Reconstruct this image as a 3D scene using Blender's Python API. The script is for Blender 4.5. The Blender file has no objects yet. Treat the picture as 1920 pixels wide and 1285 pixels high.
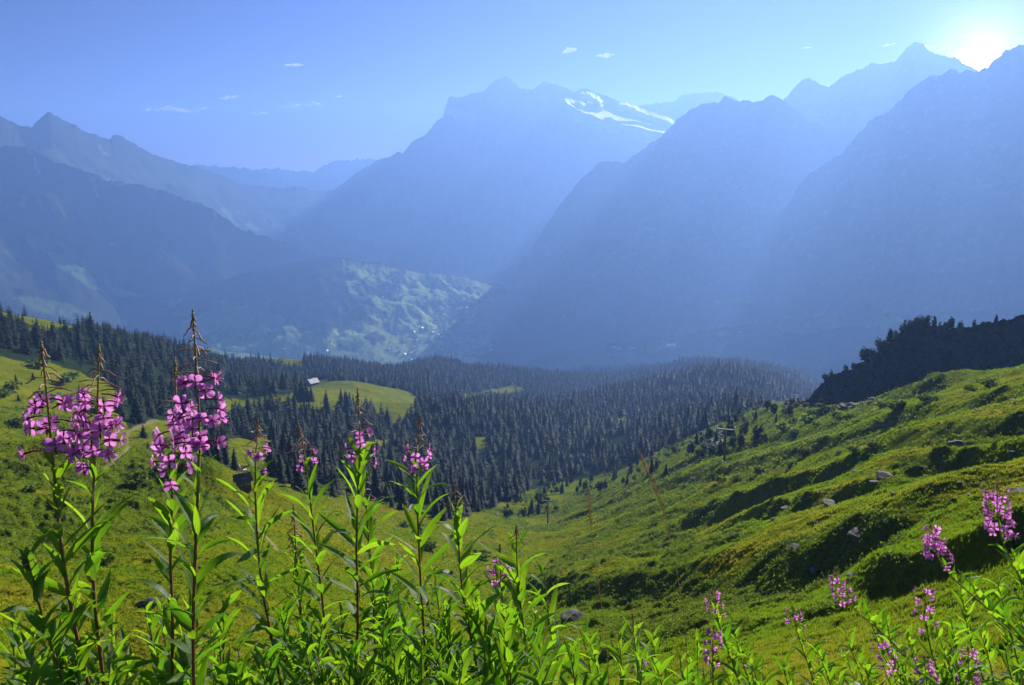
import bpy, math, random
import numpy as np
from mathutils import Vector, Matrix

S = bpy.context.scene
COL = S.collection
R_ = math.radians

# ------------------------------------------------------------------ camera
FPX, PITCH = 1535.0, R_(10.6)
cam = bpy.data.cameras.new('camera')
cam.sensor_width = 36.0
cam.lens = FPX / 1920 * 36
cam.clip_start, cam.clip_end = 0.05, 80000
cam_ob = bpy.data.objects.new('camera', cam)
cam_ob.rotation_euler = (math.pi / 2 - PITCH, 0, 0)
COL.objects.link(cam_ob)
S.camera = cam_ob

# ------------------------------------------------------------------ light
SUN_AZ, SUN_EL = R_(28.6), R_(24.0)
SUN_STRENGTH, SKY_STRENGTH = 5.0, 0.06
SKY_GAMMA, SKY_TINT = 2.6, (0.020, 0.008, 0.014)
SKY_CAP = (2.5, 2.3, 3.0)
HAZE_DENSITY, HAZE_G = 1.15e-4, 0.42
HAZE_COLOR = (0.225,0.42,0.93,1)
S.view_settings.view_transform = 'Standard'
S.view_settings.look = 'None'
S.view_settings.gamma = 1
S.view_settings.exposure = 1.3
sun_dir = Vector((math.sin(SUN_AZ) * math.cos(SUN_EL), math.cos(SUN_AZ) * math.cos(SUN_EL), math.sin(SUN_EL)))
sl = bpy.data.lights.new('sun', 'SUN')
sl.energy, sl.angle, sl.color = SUN_STRENGTH, R_(0.5), (1, 0.93, 0.80)
so = bpy.data.objects.new('sun', sl)
so.rotation_euler = sun_dir.to_track_quat('Z', 'Y').to_euler()
COL.objects.link(so)

wd = bpy.data.worlds.new('World')
S.world = wd
wd.use_nodes = True
nt = wd.node_tree
nt.nodes.clear()
N = nt.nodes.new
sky = N('ShaderNodeTexSky')
sky.sky_type = 'NISHITA'
sky.sun_disc = False
sky.sun_elevation, sky.sun_rotation = SUN_EL, SUN_AZ
sky.altitude, sky.air_density, sky.dust_density, sky.ozone_density = 1500, 1.0, 0.15, 4.0
bg = N('ShaderNodeBackground')
bg.inputs['Strength'].default_value = SKY_STRENGTH
gm = N('ShaderNodeGamma'); gm.inputs[1].default_value = SKY_GAMMA
nt.links.new(sky.outputs[0], gm.inputs[0])
hs = N('ShaderNodeVectorMath'); hs.operation = 'MULTIPLY'; hs.inputs[1].default_value = SKY_TINT
nt.links.new(gm.outputs[0], hs.inputs[0])
cp = N('ShaderNodeVectorMath'); cp.operation = 'MINIMUM'; cp.inputs[1].default_value = SKY_CAP
nt.links.new(hs.outputs[0], cp.inputs[0])
nt.links.new(cp.outputs[0], bg.inputs[0])
# the sun's own disc and the bright air close round it, low over the ridge
tc = N('ShaderNodeTexCoord')
dt = N('ShaderNodeVectorMath'); dt.operation = 'DOT_PRODUCT'
DAZ, DEL = R_(28.7), R_(7.4)
dt.inputs[1].default_value = (math.sin(DAZ) * math.cos(DEL), math.cos(DAZ) * math.cos(DEL), math.sin(DEL))
nt.links.new(tc.outputs['Generated'], dt.inputs[0])
ac = N('ShaderNodeMath'); ac.operation = 'ARCCOSINE'
nt.links.new(dt.outputs['Value'], ac.inputs[0])
rp = N('ShaderNodeMapRange'); rp.interpolation_type = 'SMOOTHSTEP'
rp.inputs['From Min'].default_value, rp.inputs['From Max'].default_value = R_(1.1), R_(0.5)
rp.inputs['To Min'].default_value, rp.inputs['To Max'].default_value = 0.0, 60.0
nt.links.new(ac.outputs[0], rp.inputs['Value'])
ex = N('ShaderNodeMath'); ex.operation = 'MULTIPLY'; ex.inputs[1].default_value = -1 / R_(1.4)
nt.links.new(ac.outputs[0], ex.inputs[0])
ee = N('ShaderNodeMath'); ee.operation = 'EXPONENT'
nt.links.new(ex.outputs[0], ee.inputs[0])
em = N('ShaderNodeMath'); em.operation = 'MULTIPLY'; em.inputs[1].default_value = 1.6
nt.links.new(ee.outputs[0], em.inputs[0])
ad = N('ShaderNodeMath'); ad.operation = 'ADD'
nt.links.new(rp.outputs[0], ad.inputs[0]); nt.links.new(em.outputs[0], ad.inputs[1])
b2 = N('ShaderNodeBackground'); b2.inputs[0].default_value = (1, 0.94, 0.84, 1)
nt.links.new(ad.outputs[0], b2.inputs[1])
ash = N('ShaderNodeAddShader')
nt.links.new(bg.outputs[0], ash.inputs[0]); nt.links.new(b2.outputs[0], ash.inputs[1])
wo = N('ShaderNodeOutputWorld')
nt.links.new(ash.outputs[0], wo.inputs['Surface'])

S.cycles.volume_bounces = 3
S.cycles.max_bounces = 8
S.cycles.diffuse_bounces = 3
S.cycles.transparent_max_bounces = 12
S.cycles.use_denoising = True
S.cycles.sample_clamp_indirect = 4

# ------------------------------------------------------------------ helpers
def ray(px, py):
    """direction (x, y, z per unit of horizontal distance) seen at a photo pixel"""
    cx = (np.asarray(px, float) - 960) / FPX
    cy = (642.5 - np.asarray(py, float)) / FPX
    x, y, z = cx, math.cos(PITCH) + cy * math.sin(PITCH), -math.sin(PITCH) + cy * math.cos(PITCH)
    h = np.hypot(x, y)
    return x / h, y / h, z / h

def at(px, py, R):
    x, y, z = ray(px, py)
    return np.array([x * R, y * R, z * R]).T

def proj(x, y, z):
    f = y * math.cos(PITCH) - z * math.sin(PITCH)
    u = y * math.sin(PITCH) + z * math.cos(PITCH)
    f = np.where(np.abs(f) < 1e-6, 1e-6, f)
    px, py = 960 + FPX * x / f, 642.5 - FPX * u / f
    return np.where(f > 0, px, -1e5), np.where(f > 0, py, -1e5)

def _hash(ix, iy, seed):
    h = (ix.astype(np.int64) * 374761393 + iy.astype(np.int64) * 668265263 + seed * 1442695041) & 0xffffffff
    h = ((h ^ (h >> 13)) * 1274126177) & 0xffffffff
    h = ((h ^ (h >> 16)) * 2246822519) & 0xffffffff
    return ((h ^ (h >> 15)) & 0xffffff) / float(0xffffff)

def noise(x, y, seed=0):
    x = np.asarray(x, float); y = np.asarray(y, float)
    ix, iy = np.floor(x), np.floor(y)
    fx, fy = x - ix, y - iy
    fx = fx * fx * fx * (fx * (fx * 6 - 15) + 10); fy = fy * fy * fy * (fy * (fy * 6 - 15) + 10)
    a, b = _hash(ix, iy, seed), _hash(ix + 1, iy, seed)
    c, d = _hash(ix, iy + 1, seed), _hash(ix + 1, iy + 1, seed)
    return (a + (b - a) * fx) * (1 - fy) + (c + (d - c) * fx) * fy

def fbm(x, y, oct=4, seed=0, gain=0.5):
    s, a, n = 0, 1.0, 0
    for k in range(oct):
        xx, yy = x * 0.8 + y * 0.6, y * 0.8 - x * 0.6
        s = s + a * noise(x, y, seed + k * 17); n += a
        a *= gain; x, y = xx * 2.03, yy * 2.03
    return s / n

def ridged(x, y, oct=4, seed=0):
    s, a, n = 0, 1.0, 0
    for k in range(oct):
        s = s + a * (1 - np.abs(2 * noise(x, y, seed + k * 31) - 1)); n += a
        xx, yy = x * 0.8 + y * 0.6, y * 0.8 - x * 0.6
        a *= 0.5; x, y = xx * 2.1, yy * 2.1
    return s / n

def sstep(a, b, v):
    t = np.clip((v - a) / (b - a), 0, 1)
    return t * t * (3 - 2 * t)

def inpoly(px, py, poly):
    px, py = np.asarray(px), np.asarray(py)
    r = np.zeros(px.shape, bool)
    n = len(poly)
    for i in range(n):
        x1, y1 = poly[i]; x2, y2 = poly[(i + 1) % n]
        if y1 == y2: continue
        c = ((y1 > py) != (y2 > py)) & (px < (x2 - x1) * (py - y1) / (y2 - y1) + x1)
        r ^= c
    return r

def segdist(px, py, line):
    d = np.full(np.shape(px), 1e9)
    for (x1, y1), (x2, y2) in zip(line[:-1], line[1:]):
        vx, vy = x2 - x1, y2 - y1
        t = np.clip(((px - x1) * vx + (py - y1) * vy) / (vx * vx + vy * vy), 0, 1)
        d = np.minimum(d, np.hypot(px - x1 - t * vx, py - y1 - t * vy))
    return d

def mesh_from(name, verts, faces, smooth=True, attrs=None, uv=None, mat_idx=None):
    """verts (n,3) array, faces: (m,k) array or list of arrays with different k"""
    me = bpy.data.meshes.new(name)
    fl = faces if isinstance(faces, list) else [faces]
    fl = [np.asarray(f, np.int32) for f in fl if len(f)]
    verts = np.asarray(verts, np.float32)
    me.vertices.add(len(verts)); me.vertices.foreach_set('co', verts.ravel())
    loops = np.concatenate([f.ravel() for f in fl])
    sizes = np.concatenate([np.full(len(f), f.shape[1], np.int32) for f in fl])
    starts = np.concatenate([[0], np.cumsum(sizes)[:-1]]).astype(np.int32)
    me.loops.add(len(loops)); me.loops.foreach_set('vertex_index', loops)
    me.polygons.add(len(sizes)); me.polygons.foreach_set('loop_start', starts)
    me.polygons.foreach_set('loop_total', sizes)
    me.polygons.foreach_set('use_smooth', np.full(len(sizes), smooth, bool))
    if mat_idx is not None: me.polygons.foreach_set('material_index', np.asarray(mat_idx, np.int32))
    for k, v in (attrs or {}).items():
        a = me.attributes.new(k, 'FLOAT', 'POINT'); a.data.foreach_set('value', np.asarray(v, np.float32))
    if uv is not None:
        l = me.uv_layers.new(name='UVMap'); l.data.foreach_set('uv', np.asarray(uv, np.float32)[loops].ravel())
    me.update(calc_edges=True)
    me.validate()
    return me

def obj(name, me, mat=None, parent=None, loc=None, rot=None, scale=None):
    o = bpy.data.objects.new(name, me)
    if mat is not None and me is not None and len(me.materials) == 0:
        for m in (mat if isinstance(mat, (list, tuple)) else [mat]): me.materials.append(m)
    if parent is not None: o.parent = parent
    if loc is not None: o.location = loc
    if rot is not None: o.rotation_euler = rot
    if scale is not None: o.scale = scale if hasattr(scale, '__len__') else (scale,) * 3
    COL.objects.link(o)
    return o

def tag(o, label=None, cat=None, group=None, kind=None):
    for k, v in (('label', label), ('category', cat), ('group', group), ('kind', kind)):
        if v: o[k] = v
    return o

def grid_faces(nr, nc, wrap=False):
    i = np.arange(nr - 1)[:, None]; j = np.arange(nc if wrap else nc - 1)[None, :]
    j2 = (j + 1) % nc
    a = i * nc + j; b = i * nc + j2; c = (i + 1) * nc + j2; d = (i + 1) * nc + j
    return np.stack([a, b, c, d], -1).reshape(-1, 4)

class Mat:
    """small node helper: m = Mat('name'); colours and numbers through nodes"""
    def __init__(s, name):
        s.m = bpy.data.materials.new(name); s.m.use_nodes = True
        s.nt = s.m.node_tree; s.nt.nodes.clear()
        s.out = s.nt.nodes.new('ShaderNodeOutputMaterial')
    def n(s, t, **kw):
        x = s.nt.nodes.new('ShaderNode' + t)
        for k, v in kw.items(): setattr(x, k, v)
        return x
    def l(s, a, b): s.nt.links.new(a, b)
    def setin(s, sock, v):
        if hasattr(v, 'is_linked') or isinstance(v, bpy.types.NodeSocket): s.l(v, sock)
        else: sock.default_value = v if not (isinstance(v, tuple) and len(v) == 3 and len(sock.default_value) == 4) else (*v, 1)
    def attr(s, name): return s.n('Attribute', attribute_name=name).outputs['Fac']
    def noise(s, scale, detail=3, rough=0.55, vec=None):
        t = s.n('TexNoise'); t.inputs['Scale'].default_value = scale; t.inputs['Detail'].default_value = detail
        t.inputs['Roughness'].default_value = rough
        if vec is None: vec = s.n('TexCoord').outputs['Object']
        s.l(vec, t.inputs['Vector']); return t.outputs['Fac']
    def rng(s, v, a, b, c=0.0, d=1.0):
        r = s.n('MapRange'); s.setin(r.inputs['Value'], v)
        for k, q in (('From Min', a), ('From Max', b), ('To Min', c), ('To Max', d)): r.inputs[k].default_value = q
        return r.outputs[0]
    def mix(s, f, a, b, mode='MIX'):
        x = s.n('Mix', data_type='RGBA', blend_type=mode)
        s.setin(x.inputs[0], f); s.setin(x.inputs[6], a); s.setin(x.inputs[7], b)
        return x.outputs[2]
    def math(s, op, a, b=0.0):
        x = s.n('Math', operation=op); s.setin(x.inputs[0], a); s.setin(x.inputs[1], b); return x.outputs[0]
    def bump(s, h, strength, dist):
        b = s.n('Bump'); s.l(h, b.inputs['Height']); b.inputs['Strength'].default_value = strength
        b.inputs['Distance'].default_value = dist; return b.outputs[0]
    def bsdf(s, color, rough=0.8, spec=0.3, normal=None, **kw):
        p = s.n('BsdfPrincipled'); s.setin(p.inputs['Base Color'], color); s.setin(p.inputs['Roughness'], rough)
        p.inputs['Specular IOR Level'].default_value = spec
        if normal is not None: s.l(normal, p.inputs['Normal'])
        for k, v in kw.items(): s.setin(p.inputs[k], v)
        return p.outputs[0]
    def translucent(s, color, normal=None):
        t = s.n('BsdfTranslucent'); s.setin(t.inputs[0], color)
        if normal is not None: s.l(normal, t.inputs['Normal'])
        return t.outputs[0]
    def mixsh(s, f, a, b):
        x = s.n('MixShader'); s.setin(x.inputs[0], f); s.l(a, x.inputs[1]); s.l(b, x.inputs[2]); return x.outputs[0]
    def done(s, sh): s.l(sh, s.out.inputs['Surface']); return s.m

def simple_mat(name, col, rough=0.8, spec=0.3, var=0.25, scale=3.0):
    m = Mat(name); f = m.noise(scale, 4)
    c = m.mix(m.rng(f, 0.3, 0.7), tuple(v * (1 - var) for v in col), tuple(min(1, v * (1 + var)) for v in col))
    return m.done(m.bsdf(c, rough, spec))

# ------------------------------------------------------------------ haze: one even box of air round everything
def haze_box(x0, x1, y0, y1, z0, z1):
    v = [(x, y, z) for x in (x0, x1) for y in (y0, y1) for z in (z0, z1)]
    f = [(0, 1, 3, 2), (4, 6, 7, 5), (0, 4, 5, 1), (2, 3, 7, 6), (0, 2, 6, 4), (1, 5, 7, 3)]
    m = Mat('haze_air')
    p = m.n('VolumePrincipled')
    p.inputs['Color'].default_value = HAZE_COLOR
    p.inputs['Density'].default_value = HAZE_DENSITY
    p.inputs['Anisotropy'].default_value = HAZE_G
    p.inputs['Absorption Color'].default_value = (0, 0, 0, 1)
    m.l(p.outputs[0], m.out.inputs['Volume'])
    o = obj('haze', mesh_from('haze', v, np.array(f), smooth=False), m.m)
    tag(o, kind='stuff', label='blue morning haze filling the whole valley', cat='haze')
    return o

# ------------------------------------------------------------------ the ground as one sheet
# surveyed points: photo column, photo row (or None), horizontal distance, height (when the row is None)
CP = []
for px in (-350, 100, 500, 960, 1300):
    for R, z in ((0.4, -1.05), (1.2, -1.2), (3, -2.3), (7, -4.95), (16, -11.0), (32, -21.0)):
        CP.append((px, None, R, z))
for px in (1650, 1950, 2300):
    for R, z in ((0.4, -1.05), (1.2, -1.2), (3, -2.15), (7, -4.6), (14, -9.0)):
        CP.append((px, None, R, z))
CP += [(px, py, R, None) for px, py, R in [
    (-300, 1200, 60), (-300, 1000, 130), (-300, 900, 200), (-300, 790, 340), (-300, 680, 550), (-300, 560, 850),
    (0, 1285, 55), (0, 1130, 80), (0, 1060, 105), (0, 1020, 125), (0, 900, 200), (0, 860, 270), (0, 800, 340), (0, 740, 450), (0, 670, 600), (0, 585, 850),
    (300, 1285, 55), (300, 1130, 80), (300, 1030, 115), (280, 900, 220), (230, 850, 330), (250, 790, 450), (160, 700, 620), (160, 622, 900), (300, 650, 1050),
    (450, 1100, 90), (450, 980, 160), (450, 890, 310), (430, 830, 430), (450, 755, 800), (430, 677, 1250), (550, 745, 1080), (560, 702, 1550),
    (640, 1285, 58), (640, 1100, 105), (640, 1000, 190), (640, 935, 300), (620, 720, 1180), (600, 790, 720), (720, 745, 1250), (640, 708, 1800), (740, 712, 1900),
    (800, 960, 310), (800, 1080, 160), (850, 900, 520), (850, 800, 1000), (850, 730, 1800), (825, 697, 2050), (950, 735, 2300),
    (930, 1000, 270), (930, 1060, 190), (950, 1150, 115), (950, 1285, 58), (1027, 983, 370), (1000, 930, 480), (1050, 1035, 215),
    (1100, 900, 560), (1100, 960, 370), (1100, 1020, 210), (1100, 1180, 85), (1100, 1285, 48), (1120, 1100, 125), (1100, 800, 1100),
    (1300, 1140, 78), (1300, 1060, 115), (1300, 985, 165), (1300, 930, 220), (1300, 880, 310), (1300, 830, 440), (1300, 780, 850), (1300, 720, 2200), (1150, 760, 1500),
    (1300, 1220, 52), (1500, 1200, 43), (1500, 1270, 24), (1500, 1125, 66), (1500, 1030, 88), (1500, 960, 115), (1500, 900, 160), (1500, 830, 270), (1500, 790, 360), (1500, 750, 500), (1480, 715, 1900),
    (1700, 1200, 36), (1700, 1090, 52), (1700, 1010, 66), (1700, 950, 84), (1700, 850, 132), (1700, 790, 190), (1700, 745, 280), 
    (1900, 1200, 30), (1900, 1050, 46), (1900, 930, 70), (1900, 800, 125), (1900, 720, 200), (1900, 688, 260),
    (2200, 1100, 35), (2200, 900, 65), (2200, 700, 150), (2200, 620, 260),
]]
CP += [(-300, None, 1600, -420), (0, None, 1400, -330), (160, None, 1500, -360), (300, None, 1700, -430), (430, None, 1900, -480), (560, None, 2300, -580),
       (740, None, 2600, -720), (825, None, 2700, -740), (950, None, 2900, -760), (1150, None, 2700, -740), (1300, None, 2900, -800), (1480, None, 2700, -760),
       (1700, None, 420, -112), (1700, None, 900, -260), (1700, None, 1900, -560), (1900, None, 420, -110), (1900, None, 900, -260), (1900, None, 1900, -560), (2200, None, 900, -230), (2200, None, 1900, -560)]
for px in (-300, 100, 500, 900, 1300, 1700, 2200):
    CP += [(px, None, 3600, -880), (px, None, 5000, -935), (px, None, 7000, -940), (px, None, 10500, -940), (px, None, 15000, -940)]
AZK = 3.0
def _cp():
    u, v, t = [], [], []
    for px, py, R, z in CP:
        x, y, zz = ray(px, 700 if py is None else py)
        u.append(math.atan2(x, y) * AZK); v.append(math.log(R)); t.append(z / R if py is None else zz)
    return np.array(u), np.array(v), np.array(t)
_u, _v, _t = _cp()
def _phi(r2): return 0.5 * r2 * np.log(r2 + 1e-9)
def _solve():
    n = len(_u)
    A = np.zeros((n + 3, n + 3))
    A[:n, :n] = _phi((_u[:, None] - _u) ** 2 + (_v[:, None] - _v) ** 2) + np.eye(n) * 0.003
    P = np.stack([np.ones(n), _u, _v], 1)
    A[:n, n:] = P; A[n:, :n] = P.T
    return np.linalg.solve(A, np.concatenate([_t, np.zeros(3)]))
_w = _solve()
def base_t(az, lnR):
    sh = np.shape(az); az = np.clip(np.ravel(az), -0.72, 0.72) * AZK; lr = np.ravel(lnR)
    out = np.empty(len(az)); n = len(_u)
    for s in range(0, len(az), 60000):
        a, b = az[s:s + 60000], lr[s:s + 60000]
        out[s:s + 60000] = _phi((a[:, None] - _u) ** 2 + (b[:, None] - _v) ** 2) @ _w[:n] + _w[n] + _w[n + 1] * a + _w[n + 2] * b
    return out.reshape(sh)

# banks: crest lines in plan (from photo column, row, distance); the near side of each drops away
def plan(pts): return [tuple(at(px, py, R)[:2]) for px, py, R in pts]
BANKS = [  # crest line, drop, reach of the steep side, reach of the gentle back
    (plan([(960, 1075, 170), (1080, 1085, 118), (1200, 1075, 104), (1320, 1065, 98), (1450, 1055, 84), (1560, 1040, 76), (1660, 1010, 68)]), 3.8, 7.0, 26.0),
    (plan([(1330, 1010, 150), (1450, 980, 128), (1560, 962, 110), (1680, 940, 94)]), 2.0, 2.5, 12.0),
    (plan([(1270, 985, 185), (1400, 955, 160), (1500, 935, 150), (1600, 920, 140)]), 3.2, 4, 14.0),
    (plan([(1560, 1075, 62), (1700, 1040, 52), (1830, 1010, 49), (1950, 985, 48), (2150, 950, 48)]), 1.9, 2.2, 7.0),
    (plan([(1350, 1170, 60), (1500, 1150, 55), (1650, 1120, 50)]), 0.6, 1.6, 5.0),
    (plan([(1150, 950, 330), (1300, 905, 270), (1430, 880, 235), (1560, 845, 210), (1700, 800, 200), (1850, 775, 170), (2000, 750, 160)]), 2.4, 7, 30.0),
    (plan([(1000, 975, 340), (1100, 945, 330), (1200, 915, 330), (1300, 875, 330), (1450, 840, 300), (1600, 800, 260)]), 2.2, 7, 30.0),
    (plan([(-200, 905, 210), (0, 900, 205), (120, 905, 205), (260, 905, 215), (380, 915, 200), (470, 950, 185)]), 8.0, 26, 40.0),
    (plan([(-200, 990, 140), (0, 985, 142), (150, 985, 142), (300, 975, 150), (420, 985, 150)]), 4.0, 14, 22.0),
    (plan([(-200, 800, 360), (0, 795, 350), (90, 800, 345), (200, 810, 340)]), 4.0, 14, 30.0),
    (plan([(1600, 870, 165), (1720, 845, 150), (1850, 820, 130), (2000, 800, 120)]), 2.2, 4.5, 16.0),
    (plan([(1640, 900, 112), (1760, 880, 102), (1900, 850, 96), (2050, 830, 92)]), 1.6, 3.5, 12.0),
    (plan([(1480, 800, 340), (1580, 778, 330), (1700, 755, 280), (1800, 730, 250)]), 3.5, 8, 24.0),
    (plan([(1100, 1215, 62), (1220, 1190, 64), (1330, 1160, 66)]), 0.8, 2.0, 8.0),
]
def bank_height(x, y):
    z = np.zeros(np.shape(x)); steep = np.zeros(np.shape(x)); R = np.hypot(x, y)
    for k, (ln, drop, ws, wb) in enumerate(BANKS):
        xs = [p[0] for p in ln]; ys = [p[1] for p in ln]
        idx = np.nonzero((x > min(xs) - 90) & (x < max(xs) + 90) & (y > min(ys) - 90) & (y < max(ys) + 90))
        if not len(idx[0]): continue
        qx, qy, qR = x[idx], y[idx], R[idx]
        wob = (fbm(qx / 9, qy / 9, 3, 40 + k) - 0.5) * 6
        best = np.full(qx.shape, 1e9); sgn = np.ones(qx.shape); edge = np.ones(qx.shape)
        n = len(ln) - 1
        for i in range(n):
            (x1, y1), (x2, y2) = ln[i], ln[i + 1]
            vx, vy = x2 - x1, y2 - y1
            tt = ((qx - x1) * vx + (qy - y1) * vy) / (vx * vx + vy * vy); t = np.clip(tt, 0, 1)
            dx, dy = qx - x1 - t * vx, qy - y1 - t * vy
            d = np.hypot(dx, dy); m = d < best
            best = np.where(m, d, best)
            side = (vx * (qy - y1) - vy * (qx - x1))
            o = vx * (0 - y1) - vy * (0 - x1)              # the camera's side
            sgn = np.where(m, np.where(side * o > 0, -1.0, 1.0), sgn)
            e = np.clip((i + t) / n, 0, 1)
            edge = np.where(m, sstep(0, 0.16, e) * sstep(1.0, 0.86, e), edge)
        s = best * sgn + wob * min(1, drop / 3)
        prof = np.where(s > 0, 1 - sstep(0, wb, s), sstep(-ws, 0, s))
        h = drop * prof * edge * (0.75 + 0.5 * noise(qx / 14, qy / 14, 77 + k))
        z[idx] += h
        steep[idx] = np.maximum(steep[idx], edge * sstep(-ws * 1.25, -ws * 0.8, s) * sstep(ws * 0.16, -ws * 0.05, s))
    return z, steep

# where shrubs grow, in photo space (fixed to the ground once built)
SHRUB = [
    ([(1010, 1075), (1100, 1010), (1200, 985), (1330, 995), (1500, 1005), (1620, 985), (1700, 1000), (1600, 1060), (1500, 1130), (1300, 1180), (1150, 1190), (1040, 1130)], 0.80),
    ([(900, 960), (1000, 940), (1150, 900), (1330, 850), (1500, 780), (1620, 760), (1700, 790), (1560, 850), (1400, 930), (1250, 985), (1080, 1015), (1000, 1010), (900, 1000)], 0.75),
    ([(1450, 960), (1600, 900), (1760, 860), (1920, 770), (2200, 700), (2200, 830), (1920, 820), (1760, 880), (1600, 940), (1480, 985)], 0.55),
    ([(-300, 900), (0, 905), (130, 900), (280, 905), (400, 930), (480, 965), (420, 1000), (330, 1020), (200, 1045), (0, 1060), (-300, 1060)], 1.15),
    ([(-300, 760), (0, 740), (130, 760), (240, 830), (140, 830), (0, 815), (-300, 820)], 0.45),
    ([(280, 800), (380, 850), (420, 890), (330, 880), (270, 850)], 0.6),
    ([(1000, 860), (1200, 830), (1400, 740), (1530, 715), (1530, 770), (1400, 830), (1250, 880), (1100, 930), (930, 965), (900, 940)], 0.75),
    ([(1480, 1010), (1700, 950), (1900, 880), (1900, 930), (1700, 1000), (1560, 1080)], 0.4),
]
PATHS = [([(295, 785), (250, 800), (235, 830), (243, 850), (225, 872), (200, 892)], 5), ([(1010, 1052), (940, 1042), (905, 1025), (890, 1010)], 1.5),
         ([(1060, 1048), (990, 1057), (930, 1050)], 1.5), ([(470, 965), (485, 1000), (520, 1025)], 3)]

def ground_masks(x, y, z):
    px, py = proj(x, y, z); R = np.hypot(x, y)
    jx = (fbm(x / (R * .02 + 2), y / (R * .02 + 2), 3, 5) - .5) * 70; jy = (fbm(x / (R * .02 + 2), y / (R * .02 + 2), 3, 9) - .5) * 36
    sh = np.zeros(x.shape)
    for poly, dens in SHRUB:
        sh = np.maximum(sh, inpoly(px + jx, py + jy, poly) * dens)
    pa = np.zeros(x.shape)
    for ln, w in PATHS:
        pa = np.maximum(pa, sstep(w, w * 0.4, segdist(px + jx * .04, py + jy * .04, ln)))
    return sh, pa, px, py

RIDGES = [  # wooded ridges of the valley: crest line, height, half width
    (plan([(790, 700, 2020), (825, 698, 2050), (865, 702, 2060)]), 34.0, 150.0),
    (plan([(540, 702, 1480), (640, 706, 1650), (760, 715, 1850)]), 22.0, 110.0),
    (plan([(980, 745, 1950), (1150, 725, 2150), (1350, 708, 2250), (1560, 715, 2150)]), 62.0, 210.0),
    (plan([(560, 800, 800), (660, 790, 950), (800, 775, 1250), (900, 775, 1400)]), 26.0, 95.0),
    (plan([(860, 835, 850), (1000, 800, 1120), (1200, 780, 1350), (1330, 775, 1350)]), 34.0, 120.0),
    (plan([(820, 745, 1550), (900, 740, 1700), (1010, 745, 1750)]), 40.0, 130.0),
]
def ridge_height(x, y):
    z = np.zeros(np.shape(x))
    for k, (ln, h, w) in enumerate(RIDGES):
        idx = np.nonzero((np.hypot(x, y) > 500) & (np.hypot(x, y) < 2900))
        if not len(idx[0]): continue
        d = segdist(x[idx], y[idx], ln) * (0.75 + 0.5 * noise(x[idx] / 180, y[idx] / 180, 33 + k))
        z[idx] = np.maximum(z[idx], h * np.exp(-(d / w) ** 2))
    return z

def ground_eval(x, y, detail=True):
    R = np.hypot(x, y); az = np.arctan2(x, y)
    z = base_t(az, np.log(np.maximum(R, 0.3))) * R
    near = sstep(20, 60, R)
    b, steep = bank_height(x, y)
    z = z + b + ridge_height(x, y)
    z0 = z.copy()
    z = z + near * ((fbm(x / 30, y / 30, 3, 3) - .5) * 3.6 * sstep(30, 160, R) + (fbm(x / 9, y / 9, 3, 21) - .5) * 1.5)
    z = z + sstep(150, 500, R) * (fbm(x / 120, y / 120, 4, 8) - .5) * 14 * sstep(3400, 2400, R)
    z = z + sstep(3000, 6000, R) * (fbm(x / 600, y / 600, 5, 81) - .5) * 60
    sh, pa, px, py = ground_masks(x, y, z0)
    lump = fbm(x / 1.9, y / 1.9, 3, 61)
    patch = fbm(x / 13, y / 13, 3, 62)
    cover = np.clip(sh * 0.60 + steep * 0.45, 0, 1)
    m = sstep(0.62, 0.50, patch + (0.55 - cover) * 0.55) * (cover > 0.02) * sstep(14, 40, R)
    m = m * (1 - pa)
    z = z + m * (0.10 + 1.0 * np.abs(lump - .42) + 0.35 * sstep(.45, .7, lump)) * (0.5 + 0.5 * sstep(30, 120, R))
    tus = fbm(x / 0.8, y / 0.8, 2, 91)
    z = z + (1 - m) * (1 - pa) * sstep(8, 30, R) * (tus - .5) * 0.46 * sstep(700, 300, R)
    z = z + (1 - m) * sstep(10, 40, R) * sstep(0.60, 0.72, fbm(x / 3.1, y / 3.1, 2, 93)) * 0.22 * sstep(700, 300, R)
    return z, m, pa, px, py

FOREST = [
    [(-350, 540), (0, 590), (60, 612), (110, 622), (160, 618), (300, 644), (430, 668), (560, 690), (610, 702), (600, 715), (580, 722), (575, 748), (470, 742), (415, 738), (420, 775), (380, 790), (330, 775), (290, 785), (240, 800), (215, 770), (235, 745), (200, 715), (150, 690), (90, 672), (0, 660), (-350, 640)],
    [(380, 790), (440, 775), (490, 755), (560, 762), (590, 782), (630, 778), (650, 760), (690, 765), (740, 790), (780, 775), (785, 745), (740, 722), (690, 705), (640, 708), (600, 702), (640, 690), (760, 705), (830, 690), (920, 730), (1100, 715), (1300, 700), (1500, 690), (1540, 720), (1460, 745), (1330, 800), (1230, 850), (1100, 890), (1000, 915), (930, 950), (860, 975), (790, 962), (720, 950), (660, 930), (600, 935), (540, 915), (480, 885), (400, 900), (385, 850)],
]
CLEAR = [[(890, 822), (915, 820), (912, 842), (895, 846)], [(1150, 792), (1172, 780), (1180, 790), (1158, 806)], [(690, 832), (730, 826), (735, 838), (700, 846)], [(795, 778), (830, 772), (835, 784), (800, 790)], [(480, 742), (560, 730), (585, 715), (610, 712), (636, 728), (634, 765), (600, 778), (585, 762), (540, 752), (480, 750)],
         [(685, 722), (705, 728), (740, 745), (790, 775), (745, 780), (715, 765), (690, 745)],
         [(415, 740), (460, 742), (470, 752), (445, 775), (418, 772)],
         [(430, 815), (515, 815), (510, 850), (500, 880), (440, 880), (425, 850)],
         [(862, 742), (900, 735), (972, 722), (985, 735), (930, 742), (880, 752)],
         [(40, 585), (110, 600), (105, 625), (60, 615)], [(560, 745), (640, 770), (610, 785)]]

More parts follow.
